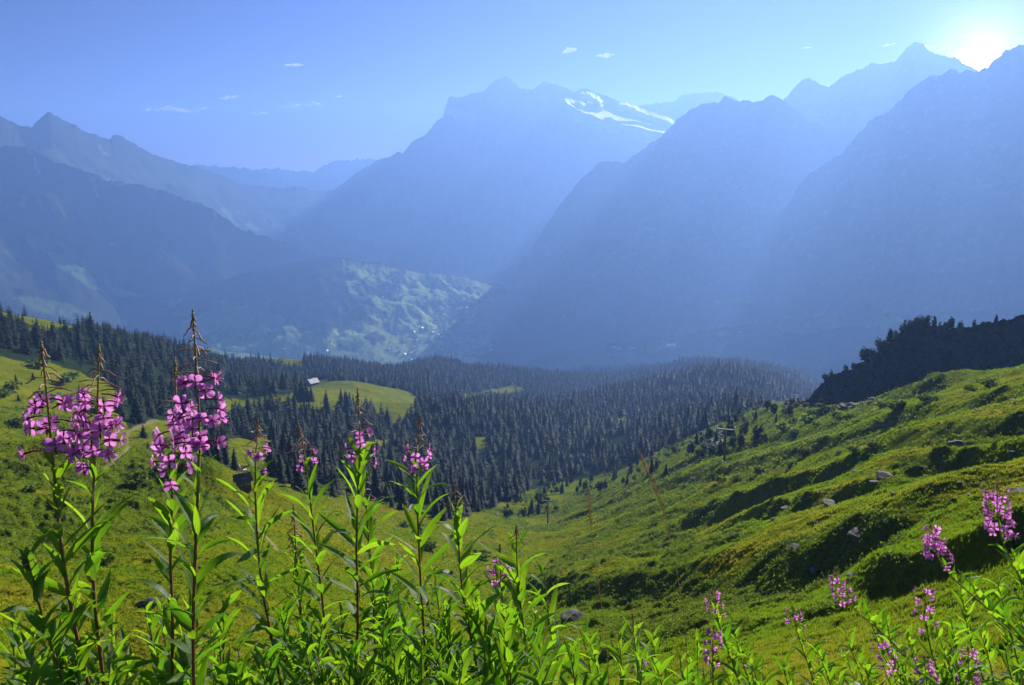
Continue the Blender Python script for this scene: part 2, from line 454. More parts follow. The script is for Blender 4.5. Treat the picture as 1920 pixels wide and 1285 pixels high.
MEADOW = [
    ([(340, 600), (400, 575), (470, 575), (560, 600), (660, 640), (780, 705), (500, 710), (340, 660)], 0.95),  # far fields on the valley floor and the slopes behind
    ([(640, 485), (720, 495), (800, 515), (870, 518), (948, 538), (905, 552), (880, 575), (900, 605), (925, 630), (930, 665), (905, 700), (830, 720), (740, 700), (600, 690), (500, 665), (390, 630), (395, 600), (440, 585), (520, 598), (600, 628), (680, 600), (720, 580), (690, 555), (640, 535)], 0.78),
    ([(-60, 335), (0, 345), (40, 355), (80, 378), (112, 405), (60, 398), (0, 378), (-60, 370)], 0.7),
    ([(30, 436), (90, 448), (130, 470), (170, 490), (190, 505), (180, 530), (215, 545), (260, 555), (230, 560), (170, 545), (120, 512), (80, 480), (45, 455)], 0.72),
    ([(20, 540), (60, 558), (110, 566), (180, 592), (160, 606), (70, 585), (30, 560)], 0.85),
    ([(290, 555), (350, 560), (350, 590), (300, 585)], 0.6), ([(-40, 460), (20, 465), (15, 480), (-40, 478)], 0.6),
    ([(190, 455), (240, 460), (220, 475), (180, 465)], 0.5),
    ([(400, 560), (470, 575), (520, 600), (400, 600)], 0.4), ([(500, 410), (600, 440), (570, 450), (490, 425)], 0.5), ([(390, 380), (520, 420), (480, 440), (400, 420)], 0.35),
    ([(1455, 590), (1560, 588), (1640, 590), (1665, 578), (1700, 598), (1660, 612), (1560, 615), (1500, 625), (1465, 622)], 0.85),
    ([(1350, 620), (1420, 622), (1420, 632), (1350, 632)], 0.9), ([(1140, 650), (1280, 640), (1300, 655), (1180, 668)], 0.5),
    ([(1340, 560), (1420, 555), (1400, 572), (1340, 570)], 0.5), ([(740, 688), (800, 690), (790, 705), (740, 700)], 0.9),
]
ALP = [(-200, 215), (0, 232), (60, 245), (140, 285), (250, 308), (380, 335), (480, 357), (660, 365), (640, 400), (500, 430), (420, 400), (300, 375), (200, 345), (100, 305), (0, 272), (-200, 270)]
def far_masks(px, py, x, y):
    jx = (fbm(x / 260, y / 260, 3, 105) - .5) * 40; jy = (fbm(x / 260, y / 260, 3, 109) - .5) * 16
    f = 0.5 * fbm(x / 190, y / 190, 4, 111) + 0.5 * fbm(x / 55, y / 110, 3, 117)
    md = np.zeros(np.shape(px))
    for poly, dens in MEADOW:
        thr = 0.60 - 0.24 * dens
        md = np.maximum(md, inpoly(px + jx, py + jy, poly) * sstep(thr - .02, thr + .07, f) * (0.55 + 0.45 * noise(x / 120 + 9, y / 70, 119)))
    md = np.maximum(md, 0.22 * inpoly(px + jx, py + jy, ALP) * sstep(.40, .56, f))
    return md

def build_ground():
    rr = np.concatenate([np.geomspace(0.35, 16, 90)[:-1], np.geomspace(16, 420, 800)[:-1], np.geomspace(420, 2800, 260)[:-1], np.geomspace(2800, 14300, 190)])
    az = np.concatenate([np.linspace(-math.pi, -0.66, 26)[:-1], np.linspace(-0.66, 0.66, 760), np.linspace(0.66, math.pi, 26)[1:-1]])
    A, L = np.meshgrid(az, rr)
    x, y = np.sin(A) * L, np.cos(A) * L
    z, sh, pa, px, py = ground_eval(x, y)
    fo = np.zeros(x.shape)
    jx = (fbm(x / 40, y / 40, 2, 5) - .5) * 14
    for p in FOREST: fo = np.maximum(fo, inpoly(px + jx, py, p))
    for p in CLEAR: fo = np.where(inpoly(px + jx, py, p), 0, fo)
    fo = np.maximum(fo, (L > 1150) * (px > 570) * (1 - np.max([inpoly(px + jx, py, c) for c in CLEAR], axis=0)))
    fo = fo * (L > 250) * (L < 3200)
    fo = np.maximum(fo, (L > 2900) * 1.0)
    md = far_masks(px, py, x, y) * (L > 2900)
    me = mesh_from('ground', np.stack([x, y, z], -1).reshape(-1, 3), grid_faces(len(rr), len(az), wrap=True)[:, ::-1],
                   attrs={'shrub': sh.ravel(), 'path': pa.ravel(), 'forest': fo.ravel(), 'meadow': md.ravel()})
    m = Mat('meadow_ground')
    n1, n2, n3 = m.noise(0.05, 5), m.noise(0.5, 4), m.noise(2.5, 3)
    g = m.mix(m.rng(n1, .35, .65), (0.100, 0.130, 0.004), (0.185, 0.170, 0.006))
    g = m.mix(m.rng(n2, .35, .7), g, (0.08, 0.115, 0.004))
    g = m.mix(m.rng(n3, .55, .75, 0, .5), g, (0.15, 0.13, 0.02))
    g = m.mix(m.rng(m.noise(0.11, 5, .65), .50, .66, 0, .6), g, (0.055, 0.090, 0.008))
    s = m.mix(m.rng(n3, .35, .65), (0.045, 0.075, 0.006), (0.10, 0.135, 0.008))
    g = m.mix(m.attr('shrub'), g, s)
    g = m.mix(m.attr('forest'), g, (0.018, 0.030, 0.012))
    g = m.mix(m.attr('path'), g, (0.17, 0.155, 0.075))
    g = m.mix(m.attr('meadow'), g, m.mix(m.noise(0.008, 4), (0.13, 0.27, 0.03), (0.25, 0.34, 0.06)))
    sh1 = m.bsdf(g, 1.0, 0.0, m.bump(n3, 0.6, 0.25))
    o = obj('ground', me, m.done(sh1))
    tag(o, kind='structure', label='alpine valley floor of green pasture and forest floor', cat='ground')
    return o
build_ground()

# ------------------------------------------------------------------ mountains: ridges with real distance, width and gullies
def mountain_mat(name, base, base2, rock, meadow=(0.10, 0.16, 0.03)):
    m = Mat(name)
    n1, n2 = m.noise(0.004, 6, .6), m.noise(0.02, 5, .6)
    c = m.mix(m.rng(n1, .35, .65), base, base2)
    c = m.mix(m.rng(n2, .52, .72, 0, .7), c, rock)
    c = m.mix(m.attr('meadow'), c, meadow)
    c = m.mix(m.attr('scar'), c, (0.42, 0.40, 0.37))
    c = m.mix(m.attr('snow'), c, (0.90, 0.92, 0.95))
    return m.done(m.bsdf(c, 0.95, 0.05, m.bump(n2, 0.7, 12)))

SNOW = [
    [(1060, 186), (1082, 190), (1110, 200), (1125, 210), (1160, 220), (1200, 230), (1262, 246), (1262, 252), (1230, 246), (1170, 236), (1130, 226), (1100, 214), (1075, 203)],
    [(1085, 174), (1105, 172), (1120, 180), (1130, 191), (1118, 187), (1100, 178)], [(1102, 192), (1130, 196), (1130, 200), (1108, 197)],
    [(1160, 192), (1180, 194), (1205, 206), (1235, 213), (1262, 226), (1270, 236), (1235, 224), (1205, 218), (1180, 206)], [(1155, 203), (1180, 203), (1180, 207), (1158, 206)],
    [(835, 205), (855, 208), (890, 215), (900, 222), (880, 228), (845, 220)],
    [(1000, 182), (1030, 185), (1050, 195), (1020, 192)],
]
SCAR = [[(155, 325), (175, 330), (180, 350), (185, 375), (178, 370), (170, 345)], [(200, 335), (240, 343), (215, 348)], [(50, 280), (56, 285), (80, 330), (72, 325)],
        [(170, 260), (200, 290), (195, 292)]]

def resample(pts, n, rough, seed):
    p = np.array(pts, float); d = np.concatenate([[0], np.cumsum(np.hypot(np.diff(p[:, 0]), np.diff(p[:, 1])))])
    t = np.linspace(0, d[-1], n)
    q = np.stack([np.interp(t, d, p[:, k]) for k in range(3)], 1)
    q[:, 1] += (fbm(t / 14, t * 0, 4, seed) - .5) * rough * 3 + (noise(t / 3.2, t * 0, seed + 3) - .5) * rough * 1.1
    return q

def mountain(name, label, pts, mat, cols=420, rows=90, front=1.5, back=1.1, base=-960, rough=3.0, gully=0.14, wl=420, seed=1, shape=0.85, cat='mountain'):
    q = resample(pts, cols, rough, seed)
    sm = lambda v, w: np.convolve(np.pad(v, w, mode='reflect', reflect_type='odd'), np.ones(2 * w + 1) / (2 * w + 1), 'valid')
    q[:, 2] = sm(sm(q[:, 2], cols // 16), cols // 16)
    if cat == 'mountain': q[:, 2] *= FAR; wl *= FAR
    x, y, z = ray(q[:, 0], q[:, 1])
    cx, cy, cz = x * q[:, 2], y * q[:, 2], z * q[:, 2]
    along = np.concatenate([[0], np.cumsum(np.hypot(np.diff(cx), np.diff(cy)))])
    s = np.concatenate([-np.linspace(1, 0, rows // 3)[:-1] ** 1.3, np.linspace(0, 1, rows) ** 1.25])
    Sg, AL = np.meshgrid(s, along, indexing='ij')
    a = np.abs(Sg); drop = np.maximum(cz - base, 60)[None, :]
    # a smoothed fall line keeps neighbouring columns from crossing
    dsm = sm(sm(drop[0], cols // 14), cols // 14)[None, :]
    wid = np.where(Sg >= 0, front, back) * np.maximum(dsm, 40)
    rx, ry = -x[None, :], -y[None, :]
    dist = np.sign(Sg) * a * wid
    X0 = cx[None, :] + rx * dist; Y0 = cy[None, :] + ry * dist
    warp = (fbm(AL / wl, a * wid / wl, 3, seed + 60) - .5) * wl * 0.9
    g = ridged((AL + warp) / wl, a * wid / (wl * 2.6) + 3, 5, seed + 5)
    env = np.clip(a * 5, 0, 1) ** .8 * np.clip((1 - a) * 2.5, 0, 1)
    czs = sm(sm(cz, cols // 20), cols // 20); kf = np.exp(-a * 14)
    zz = czs[None, :] + (cz - czs)[None, :] * kf - (drop * kf + dsm * (1 - kf)) * a ** shape + (g - .78) * gully * drop * env * 1.6
    zz = zz + (fbm(AL / wl * 1.7, dist / wl * 1.7, 5, seed + 90) - .5) * 0.16 * drop * env + (fbm(X0 / 260, Y0 / 260, 5, seed + 95) - .5) * 0.10 * drop * env
    zz = np.where(a > 0.02, np.minimum(zz, cz[None, :] - drop * a * 0.12), zz)
    X = cx[None, :] + rx * dist + (g - .7) * 0 ; Y = cy[None, :] + ry * dist
    px, py = proj(X, Y, zz)
    md = far_masks(px, py, X, Y) * (Sg >= -0.02)
    snow = np.zeros(X.shape); scar = np.zeros(X.shape)
    j = (fbm(X / 90, Y / 90 + zz / 60, 3, 201) - .5)
    for p in SNOW: snow = np.maximum(snow, inpoly(px + j * 14, py + j * 8, p))
    for p in SCAR: scar = np.maximum(scar, inpoly(px + j * 30, py + j * 14, p) * .35)
    me = mesh_from(name, np.stack([X, Y, zz], -1).reshape(-1, 3), grid_faces(len(s), cols),
                   attrs={'meadow': md.ravel(), 'snow': snow.ravel(), 'scar': scar.ravel()})
    o = obj(name, me, mat)
    tag(o, kind='structure', label=label, cat=cat)
    return o

FAR = 1.5
def D3(pts, d0, d1=None):
    d1 = d1 or d0; n = len(pts)
    return [(p[0], p[1], d0 + (d1 - d0) * i / (n - 1)) for i, p in enumerate(pts)]

M_GREEN = mountain_mat('grassy_mountain', (0.020, 0.030, 0.014), (0.036, 0.045, 0.020), (0.055, 0.055, 0.040))
M_ROCK = mountain_mat('dark_rock_mountain', (0.045, 0.050, 0.050), (0.075, 0.078, 0.075), (0.12, 0.12, 0.115))
M_FOREST = mountain_mat('forested_hill', (0.014, 0.024, 0.012), (0.022, 0.034, 0.014), (0.030, 0.040, 0.018))

mountain('far_mountain_range', 'palest row of low peaks far beyond the saddle', D3([(250, 335), (310, 325), (340, 318), (370, 309), (400, 310), (430, 311), (480, 319), (500, 324), (540, 345), (600, 370)], 8200), M_ROCK, cols=200, rows=40, rough=3, seed=11)
mountain('far_mountain_peak', 'pale pointed peak seen through the saddle gap', D3([(440, 335), (480, 320), (500, 315), (530, 317), (570, 320), (588, 324), (612, 308), (640, 298), (655, 303), (670, 298), (690, 296), (720, 305), (800, 340)], 8800), M_ROCK, cols=220, rows=40, rough=3, seed=12)
mountain('left_mountain', 'grassy mountain with two dark summits falling to a broad saddle', [(p[0], p[1], p[2]) for p in [(-420, 250, 4959), (-250, 240, 5041), (-100, 232, 5124), (-30, 210, 5206), (0, 217, 5206), (20, 228, 5247), (45, 239, 5289), (60, 238, 5289), (75, 222, 5330), (90, 210, 5330), (105, 215, 5330), (125, 228, 5372), (150, 240, 5372), (165, 248, 5454), (185, 255, 5454), (207, 262, 5537), (213, 252, 5537), (230, 257, 5578), (260, 276, 5620), (300, 295, 5743), (350, 309, 5868), (400, 323, 6033), (450, 344, 6198), (480, 350, 6281), (530, 353, 6446), (560, 351, 6529), (590, 357, 6612), (640, 358, 6777), (700, 362, 6859), (780, 400, 6859)]],
         M_GREEN, cols=620, rows=150, front=1.9, rough=2.0, wl=900, gully=.025, seed=21)
mountain('left_spur', 'dark forested spur below the grassy summits', D3([(-420, 275), (-200, 285), (0, 274), (50, 277), (100, 302), (150, 318), (200, 338), (260, 346), (330, 366), (400, 392), (450, 428), (520, 450), (600, 478), (660, 500), (720, 545), (760, 590)], 4700, 4300),
         M_GREEN, cols=480, rows=120, front=1.15, rough=3, wl=420, gully=.05, seed=31)
mountain('central_mountain', 'massive blue peak with a cliff shoulder and sunlit snowfields', D3([(520, 420), (600, 372), (640, 348), (665, 325), (700, 305), (730, 295), (745, 284), (757, 288), (770, 268), (785, 258), (800, 252), (815, 232), (830, 220), (835, 200), (842, 182), (865, 180), (880, 176), (905, 171), (920, 158), (948, 141), (962, 150), (975, 165), (1000, 168), (1020, 152), (1040, 157), (1055, 165), (1075, 172), (1095, 165), (1110, 170), (1140, 180), (1170, 192), (1200, 205), (1240, 215), (1262, 228), (1300, 250), (1420, 300)], 6650, 6750),
         M_ROCK, cols=620, rows=130, front=1.15, rough=2.2, wl=600, gully=.13, seed=41)
mountain('back_ridge', 'pale flat topped ridge behind the snowfields', D3([(1130, 215), (1190, 200), (1230, 195), (1260, 190), (1285, 176), (1320, 172), (1350, 174), (1370, 180), (1400, 195), (1470, 225)], 7400), M_ROCK, cols=200, rows=50, rough=2, seed=51)
mountain('horned_peak', 'tall pale horned peak left of the sun', D3([(1340, 290), (1400, 240), (1440, 210), (1470, 185), (1490, 165), (1505, 150), (1520, 147), (1540, 158), (1555, 163), (1575, 148), (1605, 130), (1620, 127), (1635, 120), (1650, 123), (1680, 115), (1700, 90), (1715, 80), (1730, 83), (1740, 95), (1760, 102), (1790, 108), (1830, 130), (1900, 160), (2000, 190)], 5350), M_ROCK, cols=380, rows=70, rough=2.5, seed=61)
mountain('middle_mountain', 'broad blue shoulder mountain between the snowy peak and the steep ridge', D3([(905, 720), (925, 680), (936, 630), (948, 570), (965, 510), (1000, 460), (1030, 415), (1062, 368), (1090, 335), (1120, 308), (1145, 302), (1165, 306), (1180, 298), (1200, 285), (1220, 270), (1250, 245), (1280, 215), (1310, 197), (1345, 193), (1360, 182), (1380, 188), (1400, 190), (1425, 190), (1445, 179), (1460, 184), (1475, 192), (1500, 215), (1540, 240), (1600, 290), (1700, 380)], 4250, 4500),
         M_ROCK, cols=480, rows=110, front=0.95, rough=2.5, wl=450, gully=.12, seed=71)
mountain('right_ridge', 'steep dark ridge climbing to the sun', D3([(1100, 660), (1180, 610), (1240, 565), (1300, 520), (1360, 475), (1420, 425), (1450, 412), (1480, 380), (1500, 345), (1520, 325), (1555, 300), (1580, 288), (1620, 240), (1645, 215), (1660, 212), (1680, 195), (1710, 165), (1740, 145), (1765, 140), (1780, 132), (1800, 136), (1830, 134), (1850, 125), (1880, 97), (1900, 87), (1920, 84), (1980, 78), (2100, 90), (2300, 120), (2500, 140)], 3450, 3600),
         M_ROCK, cols=520, rows=120, front=0.95, rough=3.0, wl=380, gully=.13, seed=81)
mountain('valley_hill', 'low wooded hill with small bright fields below the steep ridge', D3([(860, 735), (900, 712), (950, 692), (1000, 674), (1060, 661), (1120, 649), (1180, 640), (1280, 625), (1400, 608), (1550, 592), (1700, 585), (1900, 580), (2200, 570)], 4000, 3900),
         M_FOREST, cols=380, rows=60, front=2.6, rough=2.5, wl=260, gully=.10, seed=91, shape=1.0, cat='hill')
mountain('wooded_ridge', 'dark wooded ridge in front of the low hill', D3([(820, 760), (900, 730), (940, 718), (1000, 711), (1060, 700), (1110, 689), (1200, 683), (1350, 684), (1450, 689), (1550, 692), (1700, 700), (2000, 715)], 2900),
         M_FOREST, cols=420, rows=50, front=2.0, base=-800, rough=3.0, wl=160, gully=.10, seed=95, shape=1.0, cat='hill')
def snowfield(label, top, bot, D, deep=130):
    # a glacier shelf leaning right, on a low ice cliff
    n = 60; t = np.linspace(0, 1, n)
    def line(pts): p = np.array(pts, float); u = np.linspace(0, 1, len(p)); return np.interp(t, u, p[:, 0]), np.interp(t, u, p[:, 1])
    (tx, ty), (bx_, by_) = line(top), line(bot)
    ty = ty + (fbm(t * 12, t * 0, 3, 5) - .5) * 3; by_ = by_ + (fbm(t * 12, t * 0, 3, 6) - .5) * 7
    rows = []
    for k in range(9):
        f = k / 8; g = f ** .8
        rows.append(at(tx * (1 - g) + bx_ * g, ty * (1 - g) + by_ * g + (noise(t * 20, t * 0 + k, 8) - .5) * 1.5 * (0 < k < 8), (D - deep * f) * FAR))
    last = rows[-1].copy(); last[:, 2] -= deep * .35; last[:, 1] += deep * .7
    rows.append(last)
    o = obj('snowfield', mesh_from('snowfield', np.concatenate(rows), grid_faces(10, n)), M_SNOW)
    tag(o, kind='structure', label=label, cat='snow')
M_SNOW = simple_mat('glacier_snow', (0.66, 0.69, 0.74), .8, .2, .18, .012)
snowfield('longest bright snowfield slanting down right', [(1058, 185), (1082, 188), (1112, 199), (1160, 218), (1215, 232), (1268, 246)], [(1064, 193), (1080, 206), (1110, 218), (1150, 231), (1205, 243), (1262, 254)], 6480, 330)
snowfield('small curved snowfield under the right summit', [(1086, 173), (1104, 171), (1120, 178), (1132, 191)], [(1088, 177), (1104, 177), (1116, 186), (1126, 193)], 6570)
snowfield('short snow ledge', [(1100, 191), (1115, 192), (1132, 196)], [(1104, 195), (1116, 197), (1130, 200)], 6540)
snowfield('snow cornice along the far ridge', [(1164, 191), (1185, 194), (1208, 205), (1238, 211), (1262, 225), (1275, 238)], [(1160, 194), (1182, 200), (1205, 213), (1230, 220), (1258, 232), (1268, 242)], 6590)
M_PASTURE = mountain_mat('valley_pasture_slope', (0.018, 0.030, 0.013), (0.030, 0.044, 0.016), (0.040, 0.055, 0.020), (0.27, 0.36, 0.08))
mountain('valley_slope', 'low sunlit pasture slope with scattered village beyond the forest', D3([(120, 640), (240, 590), (330, 552), (450, 515), (560, 490), (640, 483), (720, 494), (800, 511), (870, 519), (945, 537), (975, 560), (992, 610), (1005, 650)], 6000, 5700),
         M_PASTURE, cols=420, rows=90, front=2.9, base=-975, rough=1.5, wl=260, gully=.10, seed=97, shape=1.0, cat='hill')
haze_box(-14800, 14800, -14600, 14500, -1200, 1375)

# ------------------------------------------------------------------ crag at the right
M_CRAG = (lambda m: m.done(m.bsdf(m.mix(m.rng(m.noise(0.35, 5), .42, .6), (0.009, 0.014, 0.006), m.mix(m.rng(m.noise(0.12, 4), .5, .62), (0.020, 0.030, 0.010), (0.055, 0.055, 0.052))), 1.0, 0.0, m.bump(m.noise(0.9, 4), 1.0, 1.2))))(Mat('crag_rock_and_scrub'))
CRAG = [(1440, 775, 416), (1480, 762, 412), (1510, 748, 408), (1530, 735, 404), (1545, 715, 400), (1565, 702, 396), (1590, 692, 392), (1610, 683, 388), (1640, 664, 384), (1660, 650, 380), (1685, 630, 376), (1700, 617, 374), (1720, 611, 372), (1760, 613, 368), (1800, 614, 364), (1850, 607, 360), (1880, 600, 356), (1920, 591, 352), (2000, 582, 344), (2200, 562, 336), (2500, 560, 336)]
crag = mountain('rocky_crag', 'dark shaded crag with scrub and pines above the right hand slope', CRAG, M_CRAG, cols=420, rows=110, front=0.55, back=0.9, base=-140, rough=4.0, gully=0.16, wl=26, seed=131, shape=0.8, cat='crag')

# ------------------------------------------------------------------ finding the ground
from mathutils.bvhtree import BVHTree
bpy.context.view_layer.update()
DG = bpy.context.evaluated_depsgraph_get()
BV = {n: BVHTree.FromObject(bpy.data.objects[n], DG) for n in ('ground', 'rocky_crag', 'valley_hill', 'left_spur', 'left_mountain', 'valley_slope')}
def hit(px, py, names=('ground',)):
    x, y, z = ray(px, py); d = Vector((float(x), float(y), float(z))).normalized()
    best = None
    for n in names:
        h = BV[n].ray_cast(Vector((0, 0, 0)), d)
        if h[0] is not None and (best is None or h[3] < best[1]): best = (h[0], h[3])
    return best[0] if best else None
def drop(x, y, name='ground'):
    h = BV[name].ray_cast(Vector((x, y, 3000)), Vector((0, 0, -1)))
    return h[0].z if h[0] is not None else None

rng = np.random.default_rng(7)
random.seed(7)

def merge(parts):
    """[(verts, tris)] -> one (verts, tris)"""
    V, F, n = [], [], 0
    for v, f in parts:
        V.append(v); F.append(np.asarray(f) + n); n += len(v)
    return np.concatenate(V), np.concatenate(F)

# ------------------------------------------------------------------ trees
def spruce_crown(seed, levels, arms, quad=True):
    r = np.random.default_rng(seed)
    V, F = [], []
    for k in range(levels):
        f = k / levels
        h = 0.07 + 0.90 * f ** 0.92
        rad = 0.205 * (1 - f) ** 0.85 + 0.012
        for a in range(arms if f < .75 else max(3, arms - 2)):
            if r.random() < .08: continue
            th = 2 * math.pi * (a + .5 * (k % 2)) / arms + r.normal(0, .25)
            L = rad * r.uniform(.65, 1.2); w = L * r.uniform(.32, .5) + .008
            dz = -L * r.uniform(.25, .65)
            c, s = math.cos(th), math.sin(th)
            n = len(V)
            z0 = h + r.normal(0, .008)
            V += [(0, 0, z0 + .035), (c * L * .55 - s * w, s * L * .55 + c * w, z0 + dz * .55), (c * L, s * L, z0 + dz), (c * L * .55 + s * w, s * L * .55 - c * w, z0 + dz * .55)]
            F += [(n, n + 1, n + 2), (n, n + 2, n + 3)]
    n = len(V); V += [(.012, 0, .93), (-.006, .01, .93), (-.006, -.01, .93), (0, 0, 1.0)]
    F += [(n, n + 1, n + 3), (n + 1, n + 2, n + 3), (n + 2, n, n + 3)]
    return np.array(V, float), np.array(F)

def clump_crown(seed, n, shape=(0.34, 0.34, 0.42), zc=0.56, size=0.13):
    """loose leaf clumps through an uneven volume"""
    r = np.random.default_rng(seed); V, F = [], []
    lobes = [(r.normal(0, .13), r.normal(0, .13), r.uniform(-.2, .3), r.uniform(.5, .85)) for _ in range(5)]
    for _ in range(n):
        lx, ly, lz, lr = lobes[r.integers(5)]
        d = r.normal(size=3); d /= np.linalg.norm(d); d *= r.uniform(.55, 1.0) * lr
        p = np.array([lx + d[0] * shape[0], ly + d[1] * shape[1], zc + lz * shape[2] + d[2] * shape[2]])
        a = r.normal(size=3); a /= np.linalg.norm(a); b = np.cross(a, r.normal(size=3)); b /= np.linalg.norm(b)
        q = size * r.uniform(.6, 1.3); k = len(V)
        V += [p - a * q, p + b * q * .6, p + a * q, p - b * q * .6]; F += [(k, k + 1, k + 2), (k, k + 2, k + 3)]
    return np.array(V, float), np.array(F)

def trunk_geo(h, r0, r1=0.003, n=6):
    t = np.arange(n) * 2 * math.pi / n
    V = np.concatenate([np.stack([r0 * np.cos(t), r0 * np.sin(t), t * 0 - .02], 1), np.stack([r1 * np.cos(t), r1 * np.sin(t), t * 0 + h], 1)])
    F = [(i, (i + 1) % n, n + (i + 1) % n) for i in range(n)] + [(i, n + (i + 1) % n, n + i) for i in range(n)]
    return V, np.array(F)

def foliage_mat(name, c1, c2, tr, mixf=.3, scale=.6):
    m = Mat(name)
    oi = m.n('ObjectInfo').outputs['Random']
    f = m.math('ADD', m.rng(m.noise(scale, 3), .3, .7, 0, .7), m.math('MULTIPLY', oi, .3))
    c = m.mix(f, c1, c2)
    return m.done(m.mixsh(mixf, m.bsdf(c, .8, .15), m.translucent(tr)))
M_SPRUCE = foliage_mat('spruce_needles', (0.004, 0.010, 0.006), (0.024, 0.040, 0.013), (0.02, 0.035, 0.009), .2, .08)
M_PINE = foliage_mat('pine_needles', (0.008, 0.016, 0.007), (0.020, 0.036, 0.011), (0.03, 0.045, 0.012), .25)
M_BUSH = foliage_mat('shrub_leaves', (0.035, 0.06, 0.010), (0.08, 0.115, 0.015), (0.16, 0.24, 0.02), .5)
M_ALDER = foliage_mat('alder_leaves', (0.045, 0.075, 0.025), (0.09, 0.13, 0.045), (0.14, 0.18, 0.05), .4)
M_BARK = simple_mat('bark', (0.07, 0.055, 0.042), 1.0, .05, .4, 6)

SPV = [spruce_crown(300 + k, 15, 7) for k in range(4)]
SPL = [spruce_crown(330 + k, 9, 5) for k in range(4)]
SP_ME = [mesh_from('spruce_crown', v, f, smooth=False) for v, f in SPV]
for m_ in SP_ME: m_.materials.append(M_SPRUCE)
TRK = mesh_from('spruce_trunk', *trunk_geo(.9, .018)); TRK.materials.append(M_BARK)
PN_ME = []
for k in range(3):
    v, f = clump_crown(360 + k, 240, (.19, .19, .50), .48, .085)
    PN_ME.append(mesh_from('pine_crown', v, f, smooth=False)); PN_ME[-1].materials.append(M_PINE)
PTK = mesh_from('pine_trunk', *trunk_geo(.7, .03, .008)); PTK.materials.append(M_BARK)
BV_ME = []
for k in range(4):
    v, f = clump_crown(380 + k, 130, (.55, .55, .38), .40, .13)
    BV_ME.append(v), 
    BV_ME[-1] = mesh_from('shrub_leaves', v, f, smooth=False); BV_ME[-1].materials.append(M_BUSH)
AL_ME = []
for k in range(3):
    v, f = clump_crown(390 + k, 130, (.5, .5, .40), .45, .12)
    AL_ME.append(mesh_from('alder_leaves', v, f, smooth=False)); AL_ME[-1].materials.append(M_ALDER)
STK = mesh_from('shrub_stem', *trunk_geo(.45, .03, .012)); STK.materials.append(M_BARK)

def tree(name, label, cat, group, loc, h, crown, trunk, rz, lean=0.0, wide=1.0):
    o = bpy.data.objects.new(name, None); o.empty_display_size = .5
    o.location = loc; o.rotation_euler = (lean, 0, rz); o.scale = (h * wide, h * wide, h)
    COL.objects.link(o); tag(o, label, cat, group)
    obj('trunk', trunk, parent=o); obj('crown', crown, parent=o)
    return o

# the forest: every stem has its own place; the largest in view are trees of their own
n = 75000
Rr = np.sqrt(rng.uniform(270 ** 2, 2750 ** 2, n)); az = rng.uniform(-.66, .60, n)
fx, fy = Rr * np.sin(az), Rr * np.cos(az)
fz, _, _, fpx, fpy = ground_eval(fx, fy)
fpx, fpy = proj(fx, fy, fz)
jx = (fbm(fx / 40, fy / 40, 2, 5) - .5) * 16
inside = np.zeros(n, bool)
for p in FOREST: inside |= inpoly(fpx + jx, fpy, p)
inside |= (Rr > 1150) & (fpx > 570) & (fpx < 1640)
for p in CLEAR: inside &= ~inpoly(fpx + jx, fpy, p)
dens = np.where(fpx > 960, 0.95 - 0.75 * sstep(40, -40, fpy - (950 - (fpx - 930) * 0.43) + 60) * 0, 1.0)
keep = inside & (rng.random(n) < dens) & (noise(fx / 25, fy / 25, 555) > .17)
# thin the stand a little where it is far, every tree still its own
keep &= rng.random(n) < np.clip(1.5 - Rr / 4200, .5, 1)
idx = np.nonzero(keep)[0]
H_ = rng.uniform(9, 17.5, n) * (0.75 + 0.25 * sstep(350, 900, Rr)); H_ *= np.where(rng.random(n) < .25, rng.uniform(.4, .8, n), np.where(rng.random(n) < .08, 1.3, 1))
size_on_screen = H_ / Rr
idx = idx[np.argsort(-size_on_screen[idx])]
ground_z = {}
big, rest = [], []
for i in idx:
    z = drop(fx[i], fy[i])
    if z is None: continue
    ground_z[i] = z
    d = Vector((fx[i], fy[i], z + H_[i] * .8)); L = d.length
    seen = True
    if len(big) < 215:
        h = BV['ground'].ray_cast(Vector((0, 0, 0)), d.normalized())
        seen = h[0] is None or h[3] > L - 3
        if seen: big.append(i); continue
    rest.append(i)
for i in big:
    px = fpx[i]
    if px < 330: lb, gp = 'dark spruce in the forest edge on the left hillside', 'spruces along the left hillside forest'
    elif px < 900: lb, gp = 'dark spruce in the dense wood behind the foreground flowers', 'spruces of the wood behind the flowers'
    else: lb, gp = 'dark spruce where the wood meets the right hand slope', 'spruces at the foot of the right slope'
    tree('spruce_tree', lb, 'tree', gp, (fx[i], fy[i], ground_z[i] - .3), H_[i], SP_ME[i % 4], TRK, rng.uniform(0, 6.28), rng.normal(0, .02), rng.uniform(1.0, 1.5))
parts = []
for i in rest:
    v, f = SPL[i % 4]
    a = rng.uniform(0, 6.28); c, s = math.cos(a), math.sin(a); w = H_[i] * rng.uniform(1.2, 2.0)
    parts.append((np.stack([fx[i] + w * (v[:, 0] * c - v[:, 1] * s), fy[i] + w * (v[:, 0] * s + v[:, 1] * c), ground_z[i] - .3 + H_[i] * v[:, 2]], 1), f))
v, f = merge(parts)
M_LARCH = foliage_mat('larch_needles', (0.020, 0.038, 0.014), (0.045, 0.070, 0.020), (0.06, 0.09, 0.02), .35, .08)
mi = np.concatenate([np.full(len(q[1]), 1 if rng.random() < .16 else 0) for q in parts])
tag(obj('forest', mesh_from('forest', v, f, smooth=False, mat_idx=mi), [M_SPRUCE, M_LARCH]), 'dense dark conifer forest filling the valley below the meadows', 'forest', kind='stuff')
